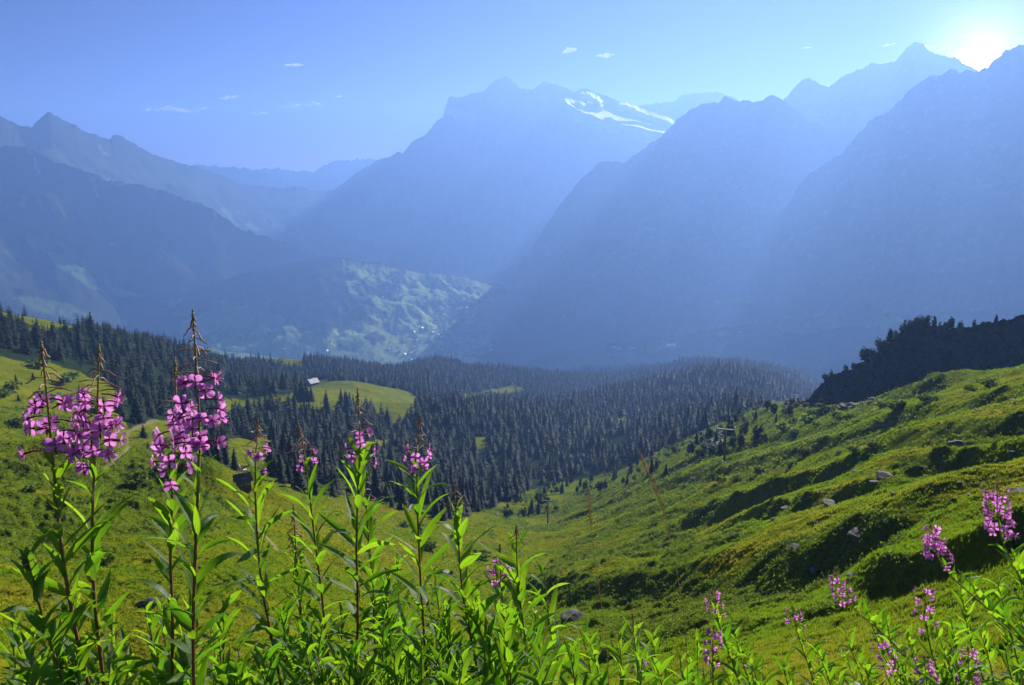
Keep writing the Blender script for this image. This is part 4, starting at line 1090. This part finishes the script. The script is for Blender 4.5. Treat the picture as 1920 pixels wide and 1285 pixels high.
def petal_mat():
    m = Mat('magenta_petal')
    uv = m.n('UVMap').outputs[0]; sx = m.n('SeparateXYZ'); m.l(uv, sx.inputs[0])
    oi = m.n('ObjectInfo').outputs['Random']
    w = m.n('TexWave', wave_type='BANDS', bands_direction='X'); w.inputs['Scale'].default_value = 3.2; w.inputs['Distortion'].default_value = 1.5; m.l(uv, w.inputs['Vector'])
    c = m.mix(oi, (0.54, 0.12, 0.57), (0.90, 0.38, 0.80))
    c = m.mix(m.rng(sx.outputs[1], .0, .45, .75, 0), c, (0.30, 0.02, 0.26))
    c = m.mix(m.rng(w.outputs['Fac'], .55, .95, 0, .3), c, (0.38, 0.05, 0.44))
    return m.done(m.mixsh(.5, m.bsdf(c, .55, .25), m.translucent(m.mix(.35, c, (0.98, 0.34, 0.90)))))
M_LEAF, M_STEM, M_PETAL = leaf_mat(), stem_mat(), petal_mat()
M_SEPAL = simple_mat('dark_red_sepal', (0.20, 0.02, 0.10), .6, .3, .3, 200)
M_STAMEN = simple_mat('pale_stamen', (0.55, 0.30, 0.42), .6, .3, .3, 200)
M_POD = (lambda m: m.done(m.mixsh(.2, m.bsdf(m.mix(m.rng(m.noise(50, 3), .35, .65), (0.40, 0.17, 0.14), (0.50, 0.34, 0.22)), .55, .3), m.translucent((0.5, .2, .2)))))(Mat('reddish_pod'))
M_BUD = (lambda m: m.done(m.bsdf(m.mix(m.rng(m.noise(160, 2), .35, .65), (0.34, 0.20, 0.09), (0.42, 0.36, 0.12)), .6, .3)))(Mat('bud_tip'))

def frame(d, up=(0, 0, 1)):
    d = np.asarray(d, float); d = d / np.linalg.norm(d)
    u = np.asarray(up, float); s = np.cross(d, u)
    if np.linalg.norm(s) < 1e-3: s = np.cross(d, [1, 0, 0])
    s /= np.linalg.norm(s); return d, s, np.cross(s, d)

def leaf_geo(p, out, L, W, elev, droop, twist, r):
    """one lance-shaped leaf from point p: verts, quads, uvs"""
    K = 9
    t = np.linspace(0, 1, K)
    ang = elev - droop * t ** 1.3
    dl = L / (K - 1)
    h = np.concatenate([[0], np.cumsum(np.cos(ang[:-1]) * dl)]); v = np.concatenate([[0], np.cumsum(np.sin(ang[:-1]) * dl)])
    o = np.array([math.cos(out), math.sin(out), 0]); s0 = np.array([-math.sin(out), math.cos(out), 0])
    side = r.normal(0, .10) * L * t ** 2
    c = p + o * h[:, None] + np.array([0, 0, 1.]) * v[:, None] + s0 * side[:, None]
    w = W * .5 * np.clip(np.sin(np.pi * np.clip(t, 0, 1) ** .72), 0, 1) ** .85 + .0006
    nrm = o * (-np.sin(ang))[:, None] + np.array([0, 0, 1.]) * np.cos(ang)[:, None]
    tw = twist * (.4 + t)
    sv = s0 * np.cos(tw)[:, None] + nrm * np.sin(tw)[:, None]
    nv = nrm * np.cos(tw)[:, None] - s0 * np.sin(tw)[:, None]
    fold = r.uniform(.15, .5)
    wav = np.sin(t * r.uniform(9, 15) + r.uniform(0, 6)) * .10
    wav2 = np.sin(t * r.uniform(9, 15) + r.uniform(0, 6)) * .10
    lft = c + sv * w[:, None] + nv * (w * (fold + wav))[:, None]
    rgt = c - sv * w[:, None] + nv * (w * (fold + wav2))[:, None]
    V = np.stack([lft, c, rgt], 1).reshape(-1, 3)
    uv = np.stack([np.tile([0, .5, 1], K), np.repeat(t, 3)], 1)
    return V, grid_faces(K, 3), uv

def petal_geo(ang, L, W, r, cup):
    nu, nv = 5, 5
    u = np.linspace(-1, 1, nu); v = np.linspace(0, 1, nv)
    U, Vv = np.meshgrid(u, v)
    w = W * .5 * (0.16 + .84 * np.sin(np.pi * np.clip(Vv * .80 + .02, 0, 1)) ** .8)
    w = np.where(Vv > .99, W * .5 * .62, w)
    x = Vv * L * (1 - .10 * np.abs(U) ** 2 * (Vv > .9)) + .0015
    y = U * w
    z = cup * L * Vv ** 1.5 * .5 - .12 * L * Vv ** 3 + .16 * L * U ** 2 * Vv + r.normal(0, .02, U.shape) * L * Vv
    c, s = math.cos(ang), math.sin(ang)
    P = np.stack([x * c - y * s, x * s + y * c, z], -1).reshape(-1, 3)
    return P, grid_faces(nv, nu), np.stack([(U + 1) / 2, Vv], -1).reshape(-1, 2)

def blossom_mesh(seed, open_=1.0):
    """flower facing +Z at the end of a pedicel that starts at the origin"""
    r = np.random.default_rng(seed)
    V, Q, T, UV, MQ, MT = [], [], [], [], [], []
    n = 0
    def add(v, q, t, uv, mi):
        nonlocal n
        V.append(v); UV.append(uv)
        if len(q): Q.append(np.asarray(q) + n); MQ.extend([mi] * len(q))
        if len(t): T.append(np.asarray(t) + n); MT.extend([mi] * len(t))
        n += len(v)
    ped = .019
    v, q, t = tube([(0, 0, 0), (0, .0012, ped * .5), (0, 0, ped)], [.0008, .0011, .0016], 5); add(v, q, t, np.zeros((len(v), 2)), 1)
    angs = [R_(50), R_(130), R_(215), R_(325)]
    for a in angs:
        p, q, uv = petal_geo(a + r.normal(0, .12), .0114 * r.uniform(.85, 1.12) * (.75 + .25 * open_), .0090 * r.uniform(.8, 1.15), r, (.35 + r.normal(0, .2)) + 1.4 * (1 - open_))
        add(p + [0, 0, ped], q, [], uv, 0)
    for k in range(4):
        a = k * math.pi / 2 + r.normal(0, .1); c, s = math.cos(a), math.sin(a); L = .0135; w = .0014
        p = np.array([(0, 0, 0), (c * L * .5 - s * w, s * L * .5 + c * w, .001), (c * L, s * L, .002), (c * L * .5 + s * w, s * L * .5 - c * w, .001)]) + [0, 0, ped - .0008]
        add(p, [(0, 1, 2, 3)], [], np.zeros((4, 2)), 1)
    for k in range(7):
        a = r.uniform(0, 6.28); sp = r.uniform(.15, .5); L = r.uniform(.007, .0105)
        e = np.array([math.cos(a) * sp * L, math.sin(a) * sp * L, L])
        v, q, t = tube([(0, 0, 0), e * .9, e], [.0003, .0003, .0008], 4); add(v + [0, 0, ped], q, t, np.zeros((len(v), 2)), 2)
    me = mesh_from('blossom', np.concatenate(V), [np.concatenate(Q), np.concatenate(T)], uv=np.concatenate(UV), mat_idx=MQ + MT)
    for m_ in (M_PETAL, M_SEPAL, M_STAMEN): me.materials.append(m_)
    return me
BLOOM = [blossom_mesh(500 + k, (1, .95, .7, .85, .5)[k % 5]) for k in range(8)]

def fireweed(pts, R, label, pods=None, bloom=None, nbloom=0, leaves=None, leafL=.074, leafW=.0125, spacing=.0115, bs=1.0, seed=1, group=None, knob=True, podn=18, podL=.03, lean_R=0.0):
    """pts: photo columns and rows of the stem from tip to foot at distance R; the rest of the stem runs on to the ground"""
    r = np.random.default_rng(seed)
    P = [at(px, py, R + lean_R * k / max(1, len(pts) - 1)) for k, (px, py) in enumerate(pts)]
    P = np.array(P); rows = np.array([p[1] for p in pts], float)
    d = P[-1] - P[-2]; d /= np.linalg.norm(d); d = d * .6 + np.array([0, 0, -1]) * .4
    q = P[-1].copy(); ext = []
    for _ in range(80):
        q = q + d * .05; ext.append(q.copy())
        g = drop(q[0], q[1])
        if g is not None and q[2] < g - .02: break
    P = np.concatenate([P, ext]); rows = np.concatenate([rows, rows[-1] + 60 * np.arange(1, len(ext) + 1)])
    s = np.concatenate([[0], np.cumsum(np.linalg.norm(np.diff(P, axis=0), axis=1))])
    n = max(14, int(s[-1] / .03)); ss = np.linspace(0, s[-1], n)
    C = np.stack([np.interp(ss, s, P[:, k]) for k in range(3)], 1)
    for _ in range(3): C[1:-1] = (C[:-2] + 2 * C[1:-1] + C[2:]) / 4
    pos = lambda q: np.array([np.interp(q, ss, C[:, k]) for k in range(3)])
    s_row = lambda y: float(np.interp(y, rows, s))
    base = C[-1]; o = bpy.data.objects.new('fireweed', None); o.location = base; o.empty_display_size = .1
    COL.objects.link(o); tag(o, label, 'wildflower', group)
    rad = np.interp(ss, [0, .06, .3, s[-1]], [.0009, .0014, .0023, .0034]) * (0.8 + .2 * bs)
    v, q, t = tube(C - base, rad, 7)
    ring = np.repeat(np.clip((ss / max(.25, s[-1] * .5)) * .9 + .15, 0, 1), 7)
    obj('stem', mesh_from('stem', v, [q, t], attrs={'tint': np.concatenate([ring, [0, 1]])}), M_STEM, o)
    # buds and spent flowers
    if pods:
        s0, s1 = s_row(pods[0]), s_row(pods[1]); L = []
        if knob:
            lst = []
            for k in range(16):
                a = k * 2.4; q_ = s0 + (s1 - s0) * .24 * k / 16; pp = pos(q_) - base; b = .003 + .004 * k / 16
                dr = np.array([math.cos(a) * .4, math.sin(a) * .4, -.9]); lst.append(([pp, pp + dr * b * .6, pp + dr * b * 1.4], [.0005, .0010, .0004]))
            obj('bud_cluster', tubes_mesh('bud_cluster', lst, 5), M_BUD, o)
        for k in range(podn):
            f = (k + .5) / podn; q_ = s0 + (s1 - s0) * (.10 + .90 * f ** 1.1); pp = pos(q_) - base
            a = k * 2.399 + r.normal(0, .3); el = -1.3 + 1.3 * f ** .7 + r.normal(0, .14); ll = podL * (.35 + .75 * f) * r.uniform(.8, 1.15)
            e = np.array([math.cos(a) * math.cos(el), math.sin(a) * math.cos(el), math.sin(el)])
            md = pp + e * ll * .5 + np.array([0, 0, .0035]); en = pp + e * ll + np.array([0, 0, r.uniform(-.002, .006)])
            w = .00066 * (.8 + .4 * bs)
            L.append(([pp, pp + (md - pp) * .6, md, pp + (en - pp) * .85, en], [w * .6, w, w * 1.15, w * (1.5 if r.random() < .35 else 1.1), w * .4]))
        obj('seed_pods', tubes_mesh('seed_pods', L, 5), M_POD, o)
    if bloom and nbloom:
        s0, s1 = s_row(bloom[0]), s_row(bloom[1])
        for k in range(nbloom):
            f = (k + .5) / nbloom; q_ = s0 + (s1 - s0) * f; a = k * 2.399 + r.normal(0, .35)
            el = -.05 + r.normal(0, .22)
            e = Vector((math.cos(a) * math.cos(el), math.sin(a) * math.cos(el), math.sin(el)))
            b = obj('blossom', BLOOM[r.integers(8)], parent=o)
            b.location = Vector(pos(q_) - base) + e * (.004 + .010 * f) * bs
            b.rotation_mode = 'QUATERNION'; qt = e.to_track_quat('Z', 'Y')
            b.rotation_quaternion = qt @ Vector((0, 0, 1)).rotation_difference(Vector((0, 0, 1))) if False else qt
            b.scale = (bs * r.uniform(.88, 1.12),) * 3
    # leaves
    l0 = s_row(leaves[0] if leaves else (bloom[1] - 15 if bloom else pts[0][1] + 10)); l1 = s[-1] - .12
    if leaves and len(leaves) > 1: l1 = min(l1, s_row(leaves[1]))
    V, Q, U, TT, n0 = [], [], [], [], 0
    nl = max(3, int((l1 - l0) / spacing))
    for k in range(nl):
        f = (k + .5) / nl; q_ = l0 + (l1 - l0) * f; dist = q_ - l0
        a = k * 2.399 + r.normal(0, .3)
        grow = min(1, .42 + dist / .22) * (1 - .15 * f)
        ll = leafL * grow * r.uniform(.75, 1.2); ww = leafW * (.55 + .45 * grow) * r.uniform(.75, 1.25)
        el = 1.12 - .62 * min(1, dist / .55) + r.normal(0, .2)
        if r.random() < .06: continue
        v, q, uv = leaf_geo(pos(q_) - base, a, ll, ww, el, r.uniform(0, .8) if r.random() < .75 else r.uniform(.6, 1.4), r.normal(0, .55), r)
        V.append(v); Q.append(q + n0); U.append(uv); n0 += len(v)
        TT.append(np.full(len(v), np.clip(r.normal(.36, .30) + .3 * (1 - f), 0, 1)))
    obj('foliage', mesh_from('foliage', np.concatenate(V), np.concatenate(Q), uv=np.concatenate(U), attrs={'tint': np.concatenate(TT)}), M_LEAF, o)
    return o

# the tall blooming stems at the left
fireweed([(77, 640), (88, 740), (98, 850), (103, 900), (110, 985), (120, 1070), (140, 1180), (168, 1290)], 1.18, 'tall blooming fireweed nearest the left edge, tip leaning left', pods=(640, 745), bloom=(742, 852), nbloom=14, seed=11, podn=20, leaves=(850,))
fireweed([(185, 645), (184, 760), (179, 850), (173, 960), (172, 1040), (178, 1150), (196, 1290)], 1.2, 'blooming fireweed with a wide dense flower head, second tall stem from the left edge', pods=(645, 742), bloom=(735, 862), nbloom=24, seed=23, podn=18, leaves=(860,))
fireweed([(328, 670), (330, 770), (330, 850), (321, 950), (318, 1050), (325, 1150), (322, 1290)], 1.22, 'blooming fireweed close against the tallest one, with flowers set lower', pods=(670, 775), bloom=(772, 890), nbloom=16, seed=37, podn=12, podL=.02, leaves=(880,))
fireweed([(361, 580), (368, 680), (374, 760), (374, 850), (370, 950), (366, 1050), (362, 1150), (363, 1290)], 1.14, 'tallest blooming fireweed, its tip rising above the forested ridge', pods=(580, 705), bloom=(702, 838), nbloom=24, seed=41, podn=22, podL=.033, leaves=(850,))
# the middle stems with few flowers
fireweed([(483, 785), (479, 850), (478, 930), (482, 1010), (490, 1100), (506, 1180), (528, 1290)], 1.5, 'fireweed with a few small flowers in front of the hut, right of the tallest stem', pods=(785, 845), bloom=(838, 876), nbloom=6, seed=53, podn=20, bs=.85, leaves=(862,), leafL=.10)
fireweed([(560, 795), (572, 850), (580, 930), (590, 1010), (603, 1110), (612, 1200), (622, 1290)], 1.55, 'fireweed with three small flowers and a tip leaning left below the chalet', pods=(795, 850), bloom=(846, 882), nbloom=4, seed=59, podn=18, bs=.8, leaves=(868,), leafL=.095)
fireweed([(670, 728), (676, 800), (674, 880), (669, 960), (668, 1050), (672, 1150), (666, 1290)], 1.5, 'fireweed with pink flowers and a long spent tip before the dark valley wood', pods=(728, 820), bloom=(812, 868), nbloom=9, seed=61, podn=24, bs=.85, leaves=(840,), leafL=.105)
fireweed([(787, 778), (783, 850), (781, 920), (785, 1010), (788, 1090), (796, 1200), (802, 1290)], 1.55, 'fireweed with pink flowers right of the long tipped one', pods=(778, 842), bloom=(836, 885), nbloom=8, seed=67, podn=18, bs=.85, leaves=(858,), leafL=.105)
fireweed([(682, 862), (684, 920), (690, 1000), (700, 1100), (705, 1290)], 1.75, 'spent fireweed tip tucked just under the pink flowers before the dark wood', pods=(862, 950), seed=69, podn=18, leaves=(930,), leafL=.09)
fireweed([(850, 902), (857, 980), (862, 1050), (866, 1120), (884, 1200), (902, 1290)], 1.45, 'flowerless fireweed with a brown spent tip at the meadow edge', pods=(902, 965), seed=71, podn=14, leaves=(955,), leafL=.10, leafW=.015)
fireweed([(937, 1020), (938, 1080), (945, 1160), (952, 1290)], 1.5, 'low fireweed with a small pink flower cluster above the green thicket', pods=(1020, 1062), bloom=(1056, 1092), nbloom=9, seed=73, podn=10, bs=.8, leaves=(1085,), leafL=.10)
fireweed([(968, 985), (968, 1050), (972, 1110), (985, 1200), (1002, 1290)], 1.45, 'flowerless fireweed right behind the low pink cluster', pods=(985, 1030), seed=79, podn=12, leaves=(1022,), leafL=.10, leafW=.015)
fireweed([(550, 945), (553, 1010), (558, 1080), (566, 1170), (575, 1290)], 1.6, 'small spent fireweed with a tangle of yellowish seed stalks', pods=(945, 1040), seed=83, podn=46, podL=.024, leaves=(1020,), leafL=.08)
fireweed([(52, 1030), (64, 1110), (92, 1200), (122, 1290)], 1.15, 'flowerless fireweed with a dark bud tip at the lower left', pods=(1030, 1060), seed=89, podn=8, podL=.012, leaves=(1048,), leafL=.095, leafW=.018)
# the right-hand plants, leaning up the slope
fireweed([(1870, 905), (1868, 950), (1872, 1000), (1888, 1040), (1920, 1100), (1965, 1170), (2040, 1290)], 2.2, 'fireweed with the largest dense flower spike, at the right edge', pods=(905, 932), bloom=(920, 1008), nbloom=30, seed=101, podn=12, bs=.95, leaves=(1000,), leafL=.10)
fireweed([(1745, 980), (1748, 1020), (1758, 1058), (1790, 1090), (1840, 1130), (1890, 1175), (1960, 1250), (2000, 1290)], 2.3, 'fireweed on a long slanting dark stem, left of the largest spike', pods=(980, 1002), bloom=(995, 1055), nbloom=24, seed=103, podn=12, bs=.9, leaves=(1062,), leafL=.075, leafW=.013)
fireweed([(1565, 1062), (1570, 1100), (1585, 1132), (1630, 1165), (1680, 1210), (1735, 1275), (1750, 1300)], 2.4, 'fireweed leaning left over the lit grass on a slanting stem', pods=(1062, 1094), bloom=(1088, 1128), nbloom=16, seed=107, podn=14, bs=.85, leaves=(1130,), leafL=.075, leafW=.013)
fireweed([(1735, 1088), (1733, 1140), (1738, 1190), (1750, 1240), (1770, 1290)], 2.3, 'fireweed with two loose flower tufts one above the other', pods=(1110, 1150), bloom=(1098, 1178), nbloom=13, seed=109, podn=8, bs=.85, leaves=(1170,), leafL=.09, knob=False)
fireweed([(1335, 1108), (1340, 1140), (1350, 1180), (1372, 1240), (1390, 1290)], 2.2, 'small fireweed head standing highest in the lower middle of the right slope', pods=(1108, 1118), bloom=(1114, 1146), nbloom=11, seed=113, podn=6, bs=.75, leaves=(1145,), leafL=.085)
fireweed([(1338, 1172), (1336, 1210), (1335, 1250), (1338, 1295)], 2.1, 'loose fireweed cluster directly below the small highest head', pods=(1172, 1190), bloom=(1184, 1242), nbloom=13, seed=127, podn=8, bs=.85, leaves=(1238,), leafL=.085)
fireweed([(1485, 1135), (1488, 1160), (1497, 1195), (1515, 1245), (1530, 1290)], 2.3, 'fireweed with a tiny flower tuft alone on the lit grass', pods=(1135, 1152), bloom=(1148, 1174), nbloom=7, seed=131, podn=7, bs=.8, leaves=(1172,), leafL=.085)
fireweed([(1640, 1195), (1655, 1230), (1680, 1260), (1715, 1300)], 2.2, 'half hidden fireweed spray leaning left near the bottom right', pods=(1195, 1215), bloom=(1210, 1262), nbloom=13, seed=137, podn=8, bs=.8, leaves=(1255,), leafL=.085)
fireweed([(1733, 1228), (1733, 1260), (1740, 1300)], 2.1, 'fireweed cluster cut by the bottom edge of the view', pods=(1228, 1240), bloom=(1240, 1300), nbloom=14, seed=139, podn=6, bs=.85, leaves=(1275,), leafL=.085)
fireweed([(1815, 1212), (1818, 1250), (1812, 1300)], 2.2, 'fireweed cluster low down under the slanting stem at the right', pods=(1212, 1228), bloom=(1222, 1290), nbloom=16, seed=149, podn=8, bs=.85, leaves=(1265,), leafL=.085)
fireweed([(1186, 1150), (1188, 1200), (1195, 1250), (1215, 1300)], 1.8, 'dark fireweed with two hidden flowers beside the dry grass stalk', pods=(1150, 1190), bloom=(1236, 1268), nbloom=3, seed=151, podn=12, bs=.75, leaves=(1180,), leafL=.095)

# leafy stems of the thicket
LEAFY = [(215, 1215, 220, 1290, 1.2), (410, 1195, 420, 1290, 1.3), (445, 1215, 460, 1290, 1.25), (525, 1165, 545, 1290, 1.5), (585, 1165, 580, 1290, 1.45), (700, 1075, 715, 1290, 1.55), (725, 1130, 735, 1290, 1.45), (745, 1055, 755, 1290, 1.7), (760, 1165, 770, 1290, 1.4), (815, 1075, 830, 1290, 1.6), (830, 1155, 845, 1290, 1.4), (895, 1115, 915, 1290, 1.5), (915, 1185, 925, 1290, 1.35), (1000, 1125, 1030, 1290, 1.55), (1020, 1065, 1060, 1290, 1.7), (985, 1205, 1000, 1290, 1.35), (1085, 1175, 1110, 1290, 1.7), (1105, 1205, 1125, 1290, 1.5), (1070, 1225, 1080, 1290, 1.4), (1160, 1195, 1165, 1290, 1.6), (1225, 1190, 1245, 1290, 1.7), (1205, 1235, 1200, 1290, 1.5), (1275, 1240, 1290, 1290, 1.8), (1400, 1225, 1425, 1290, 2.0), (1375, 1170, 1410, 1290, 2.2), (1290, 1225, 1310, 1290, 1.9), (1530, 1215, 1560, 1290, 2.3), (1585, 1190, 1625, 1290, 2.4), (1610, 1240, 1640, 1290, 2.1), (1660, 1150, 1700, 1290, 2.6), (1700, 1190, 1740, 1290, 2.3), (1780, 1150, 1810, 1290, 2.4), (1800, 1100, 1850, 1290, 2.7), (1835, 1180, 1865, 1290, 2.3), (1870, 1090, 1920, 1290, 2.6), (1900, 1040, 1960, 1290, 2.4), (1910, 1150, 1945, 1290, 2.1), (1885, 1215, 1905, 1290, 2.0), (1770, 1225, 1790, 1290, 2.0), (1690, 1245, 1705, 1290, 2.0), (1470, 1240, 1480, 1290, 2.1), (655, 1225, 655, 1290, 1.2), (790, 1205, 790, 1290, 1.25), (870, 1215, 865, 1290, 1.2), (690, 1215, 700, 1290, 1.3), (345, 1225, 340, 1290, 1.2), (140, 1225, 150, 1290, 1.15), (60, 1225, 60, 1290, 1.1), (495, 1235, 500, 1290, 1.2), (575, 1225, 590, 1290, 1.2), (735, 1215, 745, 1290, 1.2), (830, 1240, 835, 1290, 1.15), (1010, 1230, 1020, 1290, 1.25), (208, 1240, 198, 1290, 1.12), (444, 1240, 435, 1290, 1.23), (755, 1173, 765, 1290, 1.59), (730, 1073, 732, 1290, 1.6), (844, 1194, 865, 1290, 1.55), (883, 1143, 928, 1290, 1.44), (1391, 1227, 1420, 1290, 2.2), (1526, 1218, 1578, 1290, 2.57), (1570, 1217, 1609, 1290, 2.73), (1628, 1250, 1635, 1290, 2.4), (1630, 1155, 1687, 1290, 2.72), (1675, 1226, 1773, 1290, 2.42), (1754, 1175, 1804, 1290, 2.57), (1807, 1109, 1842, 1290, 3.02), (1857, 1125, 1909, 1290, 2.82), (1910, 1250, 1926, 1290, 2.33), (1779, 1250, 1765, 1290, 2.22), (669, 1240, 680, 1290, 1.19), (868, 1240, 860, 1290, 1.13), (148, 1240, 120, 1290, 1.17), (58, 1240, 50, 1290, 1.28), (483, 1240, 503, 1290, 1.36), (594, 1240, 611, 1290, 1.22), (754, 1240, 751, 1290, 1.35), (814, 1240, 853, 1290, 1.16), (1035, 1240, 1013, 1290, 1.16), (78, 1230, 96, 1290, 1.27), (398, 1180, 405, 1290, 1.8), (582, 1204, 576, 1290, 1.56), (210, 1163, 221, 1290, 1.4), (538, 1143, 543, 1290, 1.74), (36, 1202, 60, 1290, 1.32), (134, 1155, 126, 1290, 1.53), (785, 1223, 774, 1290, 1.68), (838, 1132, 829, 1290, 1.55), (856, 1226, 866, 1290, 1.46), (602, 1203, 619, 1290, 1.7), (822, 1159, 841, 1290, 1.55), (210, 1232, 208, 1290, 1.43), (273, 1147, 298, 1290, 1.5), (928, 1130, 942, 1290, 1.74), (235, 1196, 250, 1290, 1.69), (1001, 1177, 1013, 1290, 1.74), (365, 1130, 365, 1290, 1.25), (944, 1178, 957, 1290, 1.27), (528, 1146, 543, 1290, 1.37), (816, 1167, 811, 1290, 1.48), (606, 1169, 593, 1290, 1.25), (627, 1217, 638, 1290, 1.26), (126, 1189, 143, 1290, 1.47), (23, 1152, 35, 1290, 1.59), (144, 1140, 137, 1290, 1.3), (575, 1189, 567, 1290, 1.32), (951, 1217, 940, 1290, 1.46), (303, 1131, 312, 1290, 1.57), (583, 1211, 570, 1290, 1.54), (720, 1162, 718, 1290, 1.36), (640, 1137, 626, 1290, 1.66), (421, 1138, 418, 1290, 1.38), (944, 1226, 961, 1290, 1.28), (1411, 1241, 1443, 1290, 2.46), (1655, 1246, 1674, 1290, 2.35), (1777, 1223, 1795, 1290, 2.35), (1662, 1217, 1692, 1290, 2.55), (1309, 1199, 1311, 1290, 2.22), (1198, 1222, 1235, 1290, 2.51), (1346, 1235, 1375, 1290, 2.39), (1782, 1210, 1803, 1290, 2.16), (1535, 1245, 1556, 1290, 2.58), (1176, 1230, 1209, 1290, 2.21)]
for k, (x0, y0, x1, y1, R) in enumerate(LEAFY):
    w = random.uniform(-12, 12)
    fireweed([(x0, y0), (x0 * .5 + x1 * .5 + w, (y0 + y1) / 2), (x1, y1)], R, 'leafy green fireweed stem without any flower in the foreground thicket', leaves=(y0 + 2,), leafL=random.uniform(.075, .10), leafW=random.uniform(.0095, .0138), spacing=.0115, seed=300 + k, group='leafy fireweed stems of the thicket')

# dry grass stalks
M_STRAW = (lambda m: m.done(m.mixsh(.3, m.bsdf(m.mix(m.rng(m.noise(40, 3), .35, .65), (0.55, 0.37, 0.14), (0.66, 0.53, 0.27)), .6, .3), m.translucent((0.6, .38, .12)))))(Mat('dry_straw'))
def dry_grass(pts, R, y1, label, dens, spread, seed):
    r = np.random.default_rng(seed)
    P = [at(x, y, R) for x, y in pts]; d = P[-1] - P[-2]; d /= np.linalg.norm(d); q = P[-1].copy()
    for _ in range(60):
        q = q + (d * .5 + np.array([0, 0, -.5])) * .08; P.append(q.copy()); g = drop(q[0], q[1])
        if g is not None and q[2] < g: break
    P = np.array(P); base = P[-1]; o = bpy.data.objects.new('dry_grass_stalk', None); o.location = base; COL.objects.link(o); tag(o, label, 'grass stalk')
    obj('stem', tubes_mesh('stem', [(P - base, np.linspace(.0005, .0010, len(P)))], 5), M_STRAW, o)
    s = np.concatenate([[0], np.cumsum(np.linalg.norm(np.diff(P, axis=0), axis=1))]); rows = np.array([y for _, y in pts])
    se = np.interp(y1, rows, s[:len(pts)]); L = []
    for k in range(dens):
        f = k / dens; p = np.array([np.interp(se * f, s, P[:, i]) for i in range(3)]) - base
        a = r.uniform(0, 6.28); w = spread * math.sin(math.pi * (.12 + .8 * f)) * r.uniform(.4, 1.2)
        e = p + np.array([math.cos(a) * w * .6, math.sin(a) * w * .6, w * 1.0 + .006])
        L.append(([p, (p + e) / 2 + np.array([0, 0, .001]), e], [.0004, .0008, .0003]))
    obj('panicle', tubes_mesh('panicle', L, 5), M_STRAW, o)
dry_grass([(1197, 850), (1216, 890), (1246, 965), (1262, 1035), (1276, 1110), (1286, 1190)], 1.5, 970, 'dry orange grass stalk with a dense drooping head, leaning left', 44, .011, 1)
dry_grass([(1106, 922), (1106, 960), (1110, 1010), (1120, 1080), (1130, 1150), (1139, 1230)], 1.5, 1000, 'upright straw coloured grass stalk with a loose head', 26, .013, 2)
dry_grass([(1056, 1068), (1046, 1090), (1036, 1118), (1025, 1160)], 1.5, 1080, 'short thin grass stalk leaning right behind the leafy thicket', 8, .006, 3)
